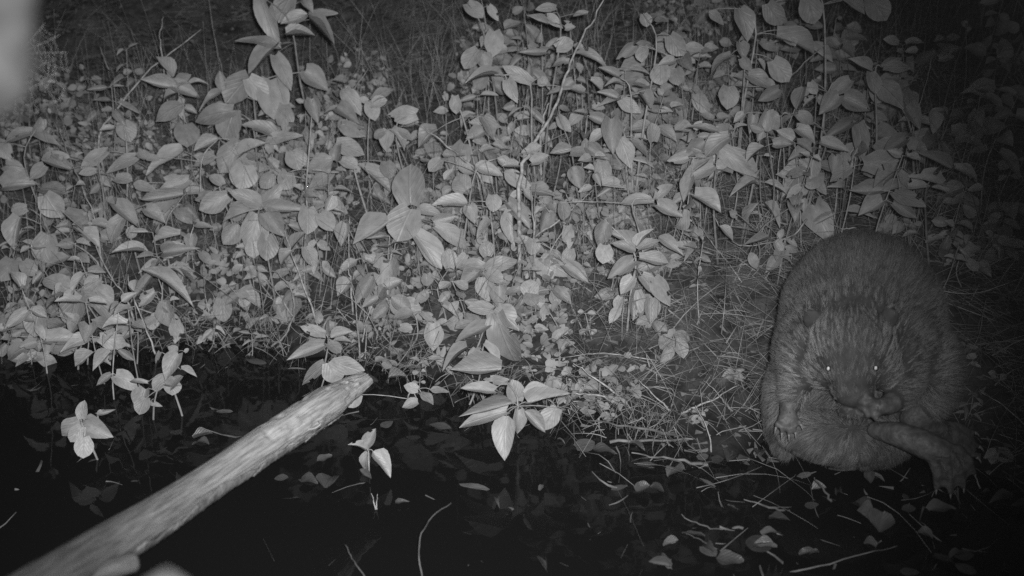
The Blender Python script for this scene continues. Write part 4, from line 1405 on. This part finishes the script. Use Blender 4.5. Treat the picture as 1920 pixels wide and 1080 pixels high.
# forked broken branch stub under the near end
SC = [unproj(60, 1120, 1.50), unproj(130, 1094, 1.55), unproj(190, 1072, 1.60), unproj(250, 1054, 1.64)]
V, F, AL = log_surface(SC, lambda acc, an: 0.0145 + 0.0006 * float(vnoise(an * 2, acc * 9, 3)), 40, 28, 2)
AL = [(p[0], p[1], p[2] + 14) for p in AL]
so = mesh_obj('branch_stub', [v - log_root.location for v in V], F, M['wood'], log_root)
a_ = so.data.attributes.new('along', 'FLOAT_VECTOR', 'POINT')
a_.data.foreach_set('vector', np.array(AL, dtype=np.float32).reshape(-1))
# loose curled splinter under the tip
V, F = [], []
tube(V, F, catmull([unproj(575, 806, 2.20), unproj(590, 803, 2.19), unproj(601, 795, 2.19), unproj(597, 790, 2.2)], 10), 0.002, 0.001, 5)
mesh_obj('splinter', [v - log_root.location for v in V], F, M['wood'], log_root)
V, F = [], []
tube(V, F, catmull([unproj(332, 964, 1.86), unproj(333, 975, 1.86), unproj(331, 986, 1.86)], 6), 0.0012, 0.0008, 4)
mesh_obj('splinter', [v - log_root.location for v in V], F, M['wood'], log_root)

# ------------------------------------------------------------------ things close to the lens, out of focus
# end of a mossy branch hanging in at the upper left
V, F = [], []
BC = [unproj(-160, -1000, 0.60), unproj(-110, -460, 0.58), unproj(-72, -120, 0.56), unproj(-60, 60, 0.545), unproj(-66, 180, 0.54), unproj(-100, 270, 0.54)]
Sb = catmull(BC, 40)
sides = 24
for i, p in enumerate(Sb):
    u = i / 39
    r = 0.029 * (1 if u < 0.7 else max(0.1, 1 - ((u - 0.7) / 0.3) ** 2 * 0.9))
    for k in range(sides):
        an = 2 * math.pi * k / sides
        rr = r * (1 + 0.08 * math.sin(3 * an + i * 0.4) + 0.05 * math.sin(7 * an - i))
        V.append(p + Vector((math.cos(an) * rr, math.sin(an) * rr, 0.0)))
for i in range(39):
    for k in range(sides):
        k2 = (k + 1) % sides
        F.append((i * sides + k, i * sides + k2, (i + 1) * sides + k2, (i + 1) * sides + k))
F.append(tuple(39 * sides + k for k in range(sides)))
o = mesh_obj('hanging_branch', V, F, noise_mat('mossy_bark', 0.011, 0.028, 60, 0.9, 0.1, bump=0.6))
tag(o, 'blurred pale branch end hanging at the top left corner close to the lens', 'branch')
# leaf tip poking up at the bottom edge
bt = unproj(312, 1062, 0.55)
bb = unproj(300, 1300, 0.52)
tip_me = ROUND[1].copy()
tip_me.materials[0] = leaf_mat('dark_near_leaf', 0.035, 0.045, 0.05)
o = place_leaf(tip_me, bb, bt, 0.030, (CAM - bt).normalized() + Vector((0, 0, 0.3)), None, 'leaf_tip')
tag(o, 'bright blurred leaf tip at the bottom edge close to the lens', 'leaf')

# spider's web beside the hanging branch
web_m = mat('web_silk', 0.5, 0.4, 0.5)
V, F = [], []
hub = (40, 100)
wd_ = 1.75
rays = [(28, 215), (70, 212), (108, 196), (124, 168), (130, 134), (126, 98), (112, 66), (84, 44)]
for a_x, a_y in rays:
    tube(V, F, [unproj(hub[0], hub[1], wd_), unproj(a_x, a_y, wd_ - 0.03)], 0.00024, 0.00024, 3, cap=False)
wr_ = random.Random(4)
for k in range(9):
    u = 0.38 + 0.07 * k + wr_.uniform(-0.02, 0.02)
    pts = []
    for a_x, a_y in rays:
        pts.append(unproj(hub[0] + (a_x - hub[0]) * u, hub[1] + (a_y - hub[1]) * u, wd_ - 0.03 * u))
    for q in range(len(pts) - 1):
        if wr_.random() < 0.42 or (q < 2 and k > 4):
            continue
        mid_ = pts[q].lerp(pts[q + 1], 0.5).lerp(unproj(hub[0], hub[1], wd_), wr_.uniform(-0.06, 0.10))
        tube(V, F, catmull([pts[q], mid_, pts[q + 1]], 5), 0.0002, 0.0002, 3, cap=False)
o = mesh_obj('spider_web', V, F, web_m)
tag(o, 'fine spider web strung below the blurred branch at the upper left', 'web')

# ------------------------------------------------------------------ the beaver
BASE, bdep = at_height(1610, 868, 0.0)
BASE = Vector((BASE.x, BASE.y, 0.0))
tocam = Vector((CAM.x - BASE.x, CAM.y - BASE.y, 0)).normalized()
AWAY = -tocam
BROT = math.atan2(AWAY.y, AWAY.x) - math.pi / 2
BR = Matrix.Rotation(BROT, 3, 'Z')
BRI = BR.inverted()


def bp_(px, py, f):
    """photo pixel -> beaver-local point standing f metres in front of the beaver's base"""
    d = (FWD + (px - 960) / FPX * RIGHT + (540 - py) / FPX * UP)
    # (CAM + s d - BASE) . tocam = f
    s = (f - (CAM - BASE).dot(tocam)) / d.dot(tocam)
    w = CAM + s * d - BASE
    return BRI @ w            # x right, y away, z up


PR = []      # primitives: (centre, radius, bare)
SPH = {}
BVV, BFF = [], []
for sd_ in (2, 4):
    b0 = bmesh.new()
    bmesh.ops.create_icosphere(b0, subdivisions=sd_, radius=1)
    SPH[sd_] = (np.array([v.co[:] for v in b0.verts]), np.array([[v.index for v in f.verts] for f in b0.faces]))
    b0.free()


def ball(sd_, mtx):
    v, f = SPH[sd_]
    m_ = np.array(mtx)
    BFF.append(f + ball.n)
    BVV.append(v @ m_[:3, :3].T + m_[:3, 3])
    ball.n += len(v)


ball.n = 0


def ell(px, py, f, rx, ry, rz, tilt=0.0, roll=0.0, bare=0):
    c = bp_(px, py, f)
    mtx = Matrix.Translation(c) @ Matrix.Rotation(roll, 4, 'Y') @ Matrix.Rotation(tilt, 4, 'X') @ Matrix.Diagonal((rx, ry, rz, 1))
    ball(4, mtx)
    PR.append((c, (rx + ry + rz) / 3, bare))
    return c


def chain(pts, bare=0, step=0.3):
    """pts: (px, py, f, r)"""
    P = [(bp_(a, b_, f), r) for a, b_, f, r in pts]
    chain_l(P, bare, step)
    return P


def chain_l(P, bare=0, step=0.3):
    for (p, r), (q, r2) in zip(P[:-1], P[1:]):
        n = max(2, int((q - p).length / (min(r, r2) * step)) + 1)
        for i in range(n + 1):
            t = i / n
            c = p.lerp(q, t)
            rr = r + (r2 - r) * t
            ball(2, Matrix.Translation(c) @ Matrix.Scale(rr, 4))
            PR.append((c, rr, bare))


# trunk: a hunched pear
ell(1614, 655, -0.06, 0.172, 0.150, 0.205)
ell(1616, 590, -0.06, 0.160, 0.140, 0.160)
ell(1618, 548, -0.05, 0.132, 0.120, 0.122)
# shoulders
ell(1508, 655, 0.035, 0.062, 0.075, 0.085)
ell(1697, 655, 0.030, 0.058, 0.075, 0.085)
ell(1600, 610, 0.06, 0.098, 0.090, 0.090)
ell(1600, 585, 0.03, 0.110, 0.090, 0.090)
# head, bowed towards the lens
ell(1598, 645, 0.135, 0.078, 0.075, 0.072)
ell(1552, 682, 0.140, 0.042, 0.048, 0.050)
ell(1646, 682, 0.140, 0.042, 0.048, 0.050)
ell(1598, 695, 0.175, 0.050, 0.050, 0.046)
ell(1599, 730, 0.196, 0.038, 0.040, 0.031)
ell(1599, 750, 0.214, 0.021, 0.015, 0.013, bare=2)
ell(1599, 768, 0.195, 0.030, 0.028, 0.014)
# ears
for ex, ey in ((1522, 597), (1668, 594)):
    c = ell(ex, ey, 0.122, 0.017, 0.0075, 0.026, roll=(-0.25 if ex < 1600 else 0.25), bare=3)
# belly
ell(1560, 820, 0.110, 0.108, 0.066, 0.050)
ell(1600, 812, 0.05, 0.12, 0.08, 0.068)
# upper arms and forearms
chain([(1505, 660, 0.085, 0.052), (1497, 700, 0.12, 0.040), (1487, 738, 0.155, 0.027), (1478, 772, 0.178, 0.016)])
chain([(1690, 665, 0.075, 0.050), (1700, 710, 0.115, 0.038), (1690, 742, 0.160, 0.026), (1664, 760, 0.195, 0.018)])
# thighs
ell(1757, 705, 0.015, 0.050, 0.085, 0.085, roll=0.1)
chain([(1762, 700, 0.03, 0.052), (1752, 745, 0.06, 0.044), (1722, 780, 0.075, 0.032), (1716, 792, 0.075, 0.026)])
ell(1470, 745, 0.02, 0.042, 0.09, 0.10, roll=-0.05)
chain([(1462, 760, 0.035, 0.036), (1458, 805, 0.05, 0.030), (1470, 840, 0.06, 0.026)])
FA, FB = [], []
# far forepaw: palm and five curled fingers hanging
chain([(1478, 772, 0.178, 0.016), (1477, 785, 0.186, 0.015)], bare=1)
chain([(1467, 784, 0.188, 0.009), (1488, 784, 0.188, 0.009)], bare=1)
for i, (dx, dy, ln) in enumerate(((-20, 18, 0), (-10, 29, 0), (2, 32, 0), (13, 28, 0), (22, 12, 0))):
    FA.append(chain([(1477 + dx * 0.6, 784 + dy * 0.15, 0.190, 0.0062), (1477 + dx * 1.0, 784 + dy * 0.6, 0.205, 0.0054), (1477 + dx * 1.1, 784 + dy, 0.206, 0.0036)], bare=1, step=0.5))
# near forepaw at the mouth
chain([(1664, 760, 0.195, 0.017), (1648, 762, 0.210, 0.016)], bare=1)
for i, (dx, dy) in enumerate(((-22, -18), (-32, -7), (-33, 6), (-26, 18), (-6, 24))):
    FB.append(chain([(1648 + dx * 0.4, 763 + dy * 0.5, 0.216, 0.0062), (1648 + dx * 0.8, 763 + dy * 0.9, 0.228, 0.0056), (1648 + dx * 1.05, 763 + dy, 0.219, 0.0036)], bare=1, step=0.5))
# planted hind foot (far one), toes fanned out on the mud
heel = (1712, 782, 0.085)
toesB = [(1828, 812, 0.02), (1836, 838, 0.035), (1832, 858, 0.05), (1815, 872, 0.065)]
chain([(1712, 785, 0.085, 0.026), (1745, 798, 0.07, 0.022), (1765, 806, 0.06, 0.019)], bare=1)
Pm = [(1760, 798, 0.055, 0.011), (1763, 806, 0.06, 0.011), (1763, 813, 0.065, 0.011), (1760, 820, 0.07, 0.011)]
TB = []
for (mx_, my_, mf, mr), (tx_, ty_, tf) in zip(Pm, toesB):
    TB.append(chain([(mx_, my_, mf, mr), ((mx_ + tx_) / 2, (my_ + ty_) / 2 - 8, (mf + tf) / 2, 0.0078), (tx_, ty_, tf, 0.0045)], bare=1, step=0.5))


def web(TA):
    for a_t, b_t in zip(TA[:-1], TA[1:]):
        for u in (0.25, 0.5, 0.75):
            pa = [(p.lerp(q_, u), 0.0042) for (p, r), (q_, r2) in zip(a_t, b_t)]
            pa[-1] = (pa[-2][0].lerp(pa[-1][0], 0.82), 0.003)
            chain_l(pa, 1, 0.7)


web(TB)
# lifted hind foot lying across the belly, webbed toes hanging
chain([(1642, 806, 0.150, 0.017), (1685, 814, 0.170, 0.024), (1732, 832, 0.180, 0.027), (1762, 845, 0.180, 0.025)], bare=1)
chain([(1735, 836, 0.182, 0.026), (1772, 850, 0.180, 0.024)], bare=1)
Pm = [(1796, 846, 0.174, 0.014), (1786, 856, 0.180, 0.014), (1770, 862, 0.186, 0.014), (1752, 860, 0.188, 0.014)]
toesA = [(1826, 886, 0.164), (1806, 912, 0.176), (1782, 922, 0.184), (1756, 914, 0.190)]
TA = []
for (mx_, my_, mf, mr), (tx_, ty_, tf) in zip(Pm, toesA):
    TA.append(chain([(mx_, my_, mf, mr), ((mx_ + tx_) / 2 + 4, (my_ + ty_) / 2 - 3, (mf + tf) / 2 + 0.004, 0.0105), (tx_, ty_, tf, 0.0060)], bare=1, step=0.5))
web(TA)
# flat paddle tail drawn forward under the body, just under the water
tc0 = bp_(1520, 872, 0.045)
tc0.z = -0.022 - BASE.z
ball(4, Matrix.Translation(tc0) @ Matrix.Diagonal((0.070, 0.16, 0.010, 1)))
PR.append((tc0, 0.05, 1))

tmp = bpy.data.meshes.new('tmp')
tmp.from_pydata(np.concatenate(BVV).tolist(), [], np.concatenate(BFF).tolist())
to = bpy.data.objects.new('tmp', tmp)
COL.objects.link(to)
rm = to.modifiers.new('r', 'REMESH')
rm.mode = 'VOXEL'
rm.voxel_size = 0.0034
dg = bpy.context.evaluated_depsgraph_get()
body_me = bpy.data.meshes.new_from_object(to.evaluated_get(dg))
bpy.data.objects.remove(to)
body_me.name = 'body'
nv = len(body_me.vertices)
co = np.empty(nv * 3)
body_me.vertices.foreach_get('co', co)
co = co.reshape(-1, 3)
# which primitive each vertex belongs to
PC = np.array([list(p[0]) for p in PR])
PRD = np.array([p[1] for p in PR])
PB = np.array([p[2] for p in PR])
ELL_ = [i for i in range(len(PR)) if PB[i] > 0]
kdb = kdtree.KDTree(len(ELL_))
for j, i in enumerate(ELL_):
    kdb.insert(PC[i], i)
kdb.balance()
bare = np.zeros(nv, int)
for i in range(nv):
    for c_, j, dist in kdb.find_n(co[i], 3):
        lim = PRD[j] * 1.35 + 0.003
        if PB[j] == 3:
            lim = 0.02
        if dist < lim:
            bare[i] = PB[j]
            break
# the tail is one flat ellipsoid: mark by height and place
tc_ = tc0
tl = (((co[:, 0] - tc_.x) / 0.074) ** 2 + ((co[:, 1] - tc_.y) / 0.155) ** 2 < 1) & (co[:, 2] < tc_.z + 0.02) & (co[:, 2] > tc_.z - 0.03)
bare[tl] = 1
ne = len(body_me.edges)
ed = np.empty(ne * 2, int)
body_me.edges.foreach_get('vertices', ed)
ed = ed.reshape(-1, 2)
cnt = np.bincount(ed.reshape(-1), minlength=nv)[:, None].clip(1)


def smooth(mask, it):
    global co
    for _ in range(it):
        s = np.zeros_like(co)
        np.add.at(s, ed[:, 0], co[ed[:, 1]])
        np.add.at(s, ed[:, 1], co[ed[:, 0]])
        co = co + mask[:, None] * 0.6 * (s / cnt - co)


smooth(np.where(bare == 0, 1.0, 0.06), 22)
hx_ = bp_(1598, 645, 0.135).x
nape = np.exp(-((co[:, 0] - hx_) / 0.12) ** 4) * (co[:, 2] > 0.27) * (co[:, 1] > -0.135) * (bare == 0)
smooth(nape, 45)
smooth(np.ones(nv) * 0.4, 3)
body_me.vertices.foreach_set('co', co.reshape(-1))
body_me.update()
body_me.polygons.foreach_set('use_smooth', [True] * len(body_me.polygons))

M['hide'] = noise_mat('fur_hide', 0.045, 0.09, 60, 0.8, 0.2)
M['skin'] = noise_mat('bare_scaly_skin', 0.07, 0.16, 75, 0.5, 0.4, bump=0.7, detail=8, dist=0.006)
M['nose'] = noise_mat('nose_leather', 0.06, 0.11, 200, 0.5, 0.4, bump=0.5, dist=0.002)
for k in ('hide', 'skin', 'nose'):
    body_me.materials.append(M[k])
npol = len(body_me.polygons)
mi = np.zeros(npol, np.int32)
lt = np.empty(npol, int)
body_me.polygons.foreach_get('loop_start', lt)
lv = np.empty(len(body_me.loops), int)
body_me.loops.foreach_get('vertex_index', lv)
fb = bare[lv[lt]]
mi[fb == 1] = 1
mi[fb == 2] = 2
mi[fb == 3] = 0
body_me.polygons.foreach_set('material_index', mi)

beaver = empty('beaver', BASE)
beaver.rotation_euler = (0, 0, BROT)
tag(beaver, 'dark furry beaver hunched at the water edge, head bowed, one webbed foot lifted', 'beaver')
body = bpy.data.objects.new('body', body_me)
COL.objects.link(body)
body.parent = beaver

# ---- fur: combed strands, part of the beaver
body_me.calc_loop_triangles()
nt_ = len(body_me.loop_triangles)
tv = np.empty(nt_ * 3, int)
body_me.loop_triangles.foreach_get('vertices', tv)
tv = tv.reshape(-1, 3)
vn = np.empty(nv * 3)
body_me.vertices.foreach_get('normal', vn)
vn = vn.reshape(-1, 3)
a, b_, c_ = co[tv[:, 0]], co[tv[:, 1]], co[tv[:, 2]]
area = 0.5 * np.linalg.norm(np.cross(b_ - a, c_ - a), axis=1)
furry = (bare[tv].max(axis=1) == 0) | (bare[tv].min(axis=1) == 3)
# leave out what the ground hides
area = area * furry * (a[:, 2] > -0.01)
nose = np.array(bp_(1599, 750, 0.20))
NH = 130000
ti = rng.choice(nt_, NH, p=area / area.sum())
u1, u2 = rng.uniform(0, 1, (2, NH))
su = np.sqrt(u1)
w0, w1, w2 = 1 - su, su * (1 - u2), su * u2
root = w0[:, None] * a[ti] + w1[:, None] * b_[ti] + w2[:, None] * c_[ti]
nrm = w0[:, None] * vn[tv[ti, 0]] + w1[:, None] * vn[tv[ti, 1]] + w2[:, None] * vn[tv[ti, 2]]
nrm /= np.linalg.norm(nrm, axis=1, keepdims=True)
earv = bare[tv[ti, 0]] == 3
head_c = np.array(bp_(1598, 660, 0.13))
dh = np.linalg.norm((root - head_c) / np.array([0.10, 0.09, 0.10]), axis=1)
dn = np.linalg.norm(root - nose, axis=1)
headm = np.clip(1.35 - dh, 0, 0.35) / 0.35
face = np.clip(1 - dn / 0.075, 0, 1)
low = np.clip((0.20 - root[:, 2]) / 0.10, 0, 1) * (1 - headm)
away = root - nose
away /= np.linalg.norm(away, axis=1, keepdims=True)
flow = away * (1 - low[:, None]) + low[:, None] * (np.array([0, 0.1, -1.0]) + 0.5 * np.sign(root[:, :1]) * np.array([1.0, 0, 0]))
# on the flanks fur also falls downwards
flow = flow + (1 - headm[:, None]) * np.array([0, 0.15, -0.25])
flow -= nrm * np.sum(flow * nrm, 1, keepdims=True)
flow /= np.linalg.norm(flow, axis=1, keepdims=True) + 1e-9
flow += rng.normal(0, 0.13, flow.shape)
Lh = 0.019 * (1 - headm) + 0.019 * headm
Lh = Lh * (1 - 0.55 * face) * rng.uniform(0.6, 1.25, NH)
Lh = np.where(root[:, 2] < 0.13, Lh * 0.8, Lh)
Lh = np.where(earv, 0.007, Lh)
Lh = np.where(rng.uniform(0, 1, NH) < 0.05, Lh * 1.7, Lh)
lift = np.where(headm > 0.3, 0.10, 0.20)[:, None]
K = 5
pts = np.zeros((NH, K, 3))
for k in range(K):
    t = k / (K - 1)
    dirn = flow * (0.8 + 0.5 * t) + nrm * lift * (1.4 - 1.2 * t)
    dirn /= np.linalg.norm(dirn, axis=1, keepdims=True)
    pts[:, k] = (root - nrm * 0.001) if k == 0 else pts[:, k - 1] + dirn * (Lh / (K - 1))[:, None]
# wet clumping towards guide strands; coarse streaks on the brow
gi_f = rng.choice(NH, 9000, replace=False)
hd = np.where(headm > 0.4)[0]
gi_h = rng.choice(hd, min(900, len(hd)), replace=False)


def clump(sel, gi, amt):
    kd_ = kdtree.KDTree(len(gi))
    for j, g in enumerate(gi):
        kd_.insert(root[g], j)
    kd_.balance()
    g = gi[np.array([kd_.find(root[i])[1] for i in sel])]
    off = pts[g] - root[g][:, None]
    w = (amt * (np.arange(K) / (K - 1)) ** 1.2)[None, :, None]
    tgt_ = root[g][:, None] + off * (np.sqrt(Lh[sel] / Lh[g]))[:, None, None]
    new = pts[sel] * (1 - w) + tgt_ * w
    new[:, 0] = pts[sel][:, 0]
    pts[sel] = new


clump(np.where(headm <= 0.4)[0], gi_f, 0.30)
brow = headm > 0.4
clump(np.where(brow)[0], gi_h, 0.62)
hc = bpy.data.hair_curves.new('fur')
hc.add_curves([K] * NH)
hc.attributes['position'].data.foreach_set('vector', pts.astype(np.float32).reshape(-1))
ra = hc.attributes.get('radius') or hc.attributes.new('radius', 'FLOAT', 'POINT')
base_r = rng.uniform(0.00014, 0.00034, NH)
ra.data.foreach_set('value', (base_r[:, None] * np.linspace(1.0, 0.25, K)[None, :]).astype(np.float32).reshape(-1))
fm = mat('beaver_fur', 0.15, 0.45, 0.35)
N, L = fm.node_tree.nodes, fm.node_tree.links
hi_ = N.new('ShaderNodeHairInfo')
mr = N.new('ShaderNodeMapRange')
mr.inputs[3].default_value = 0.13
mr.inputs[4].default_value = 0.32
L.new(hi_.outputs['Random'], mr.inputs[0])
L.new(mr.outputs[0], N['Principled BSDF'].inputs['Base Color'])
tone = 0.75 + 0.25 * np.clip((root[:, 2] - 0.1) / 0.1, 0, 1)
up_w = np.clip((root[:, 2] - 0.36) / 0.1, 0, 1) * (1 - headm)
tone = tone * (1 - 0.25 * up_w)                                     # darker guard hairs over the back
mid_w = np.exp(-((root[:, 0] - nose[0]) / 0.035) ** 2) * headm * np.clip(1 - dn / 0.16, 0, 1)
tone = tone * (1 - 0.5 * mid_w)                                     # dark blaze from brow to nose
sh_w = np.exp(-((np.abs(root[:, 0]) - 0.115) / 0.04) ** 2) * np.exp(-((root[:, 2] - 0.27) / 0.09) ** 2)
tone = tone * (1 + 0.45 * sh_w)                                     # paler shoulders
ang = np.arctan2(root[:, 0] - nose[0], np.abs(root[:, 2] - nose[2]) + 0.02)
streak = 0.8 * vnoise(ang * 46 + dn * 9, dn * 20, 3) + 0.9 * vnoise(ang * 90, dn * 26, 5)
sw_ = headm * np.clip((dn - 0.03) / 0.03, 0, 1)
tone = tone * np.clip(1 + 0.62 * sw_ * streak, 0.22, 1.9)               # wet streaks parted over the brow
body_st = vnoise(ang * 60, dn * 14, 9) + vnoise(root[:, 0] * 90, root[:, 2] * 30, 2)
tone = tone * (1 + 0.16 * (1 - headm) * body_st)
bel = np.clip((0.17 - root[:, 2]) / 0.05, 0, 1) * np.clip((-root[:, 1] - 0.06) / 0.05, 0, 1) * (1 - headm)
tone = tone * (1 + bel * (0.55 * vnoise(root[:, 0] * 75, root[:, 2] * 60, 6) + 0.3 * vnoise(root[:, 0] * 190, root[:, 2] * 90, 8)))   # wet matted belly
ta_ = hc.attributes.new('tone', 'FLOAT', 'CURVE')
ta_.data.foreach_set('value', tone.astype(np.float32))
an_ = N.new('ShaderNodeAttribute')
an_.attribute_name = 'tone'
mu_ = N.new('ShaderNodeMath')
mu_.operation = 'MULTIPLY'
L.new(mr.outputs[0], mu_.inputs[0])
L.new(an_.outputs['Fac'], mu_.inputs[1])
L.new(mu_.outputs[0], N['Principled BSDF'].inputs['Base Color'])
hc.materials.append(fm)
fur = bpy.data.objects.new('fur', hc)
COL.objects.link(fur)
fur.parent = body

# ---- eyes with the lamp's shine painted white, whiskers
bvh = BVHTree.FromPolygons([Vector(v) for v in co], [tuple(t) for t in tv])
eye_m = mat('wet_eye', 0.01, 0.08, 0.6)
shine_m = mat('painted_eye_shine', 0.92, 0.25, 0.5)
for ex, ey in ((1553, 691), (1642, 690)):
    o_l = BRI @ (CAM - BASE)
    tgt = bp_(ex, ey, 0.15)
    dirv = (tgt - o_l).normalized()
    hit, hn, _, _ = bvh.ray_cast(o_l, dirv)
    e = bpy.data.objects.new('eye', None)
    me = bpy.data.meshes.new('eye')
    bm = bmesh.new()
    bmesh.ops.create_uvsphere(bm, u_segments=20, v_segments=12, radius=0.0052)
    bm.to_mesh(me)
    bm.free()
    me.materials.append(eye_m)
    me.polygons.foreach_set('use_smooth', [True] * len(me.polygons))
    e = bpy.data.objects.new('eye', me)
    COL.objects.link(e)
    e.parent = beaver
    cpos = hit - dirv * 0.006
    e.location = cpos
    # the pupil is a white bead imitating the lamp's reflection, facing the lens
    me2 = bpy.data.meshes.new('painted_eyeshine')
    bm = bmesh.new()
    bmesh.ops.create_uvsphere(bm, u_segments=14, v_segments=8, radius=1, matrix=Matrix.Diagonal((0.0026, 0.0018, 0.0039, 1)))
    bm.to_mesh(me2)
    bm.free()
    me2.materials.append(shine_m)
    me2.polygons.foreach_set('use_smooth', [True] * len(me2.polygons))
    pu = bpy.data.objects.new('painted_eyeshine', me2)
    COL.objects.link(pu)
    pu.parent = e
    pu.location = -dirv * 0.0046
claw_m = mat('claw_horn', 0.30, 0.4, 0.4)
CLAWS = []


def claw(P_, ln, r):
    (q, _), (p, _) = P_[-2], P_[-1]
    t = (p - q).normalized()
    V, F = [], []
    tube(V, F, catmull([p - t * 0.002, p + t * ln * 0.5 + Vector((0, 0, 0.0006)), p + t * ln + Vector((0, 0, -ln * 0.3))], 5), r, r * 0.15, 6)
    mesh_obj('claw', V, F, claw_m, beaver)


for P_ in TA + TB:
    claw(P_, 0.013, 0.0040)
for P_ in FA:
    claw(P_, 0.010, 0.0026)
wv = []
for s in (-1, 1):
    for k in range(9):
        st = Vector(bp_(1599 + s * random.uniform(12, 24), random.uniform(738, 760), 0.205))
        out = Vector((s * random.uniform(0.6, 1), random.uniform(-0.5, 0.1), random.uniform(-0.9, -0.1))).normalized()
        ln = random.uniform(0.03, 0.06)
        wv.append([st, st + out * ln * 0.5 + Vector((0, 0, -0.003)), st + out * ln + Vector((0, 0, -0.012))])
V, F = [], []
for w in wv:
    tube(V, F, catmull(w, 6), 0.0003, 0.00012, 3, cap=False)
mesh_obj('whiskers', V, F, mat('whisker', 0.25, 0.4, 0.4), beaver)

# ------------------------------------------------------------------ damp night air, lit by the lamp
hz = bpy.data.materials.new('damp_air')
hz.use_nodes = True
N, L = hz.node_tree.nodes, hz.node_tree.links
N.remove(N['Principled BSDF'])
pv = N.new('ShaderNodeVolumePrincipled')
pv.inputs['Color'].default_value = (0.9, 0.9, 0.9, 1)
pv.inputs['Density'].default_value = HAZE
L.new(pv.outputs[0], N['Material Output'].inputs['Volume'])
x0, x1, y0, y1, z0, z1 = -61, 61, -41, 81, -1.3, 6.5
V = [(x, y, z) for z in (z0, z1) for y in (y0, y1) for x in (x0, x1)]
F = [(0, 2, 3, 1), (4, 5, 7, 6), (0, 1, 5, 4), (2, 6, 7, 3), (0, 4, 6, 2), (1, 3, 7, 5)]
o = mesh_obj('haze', V, F, hz, smooth=False)
tag(o, 'thin damp night air over the whole bank', 'haze', kind='stuff')
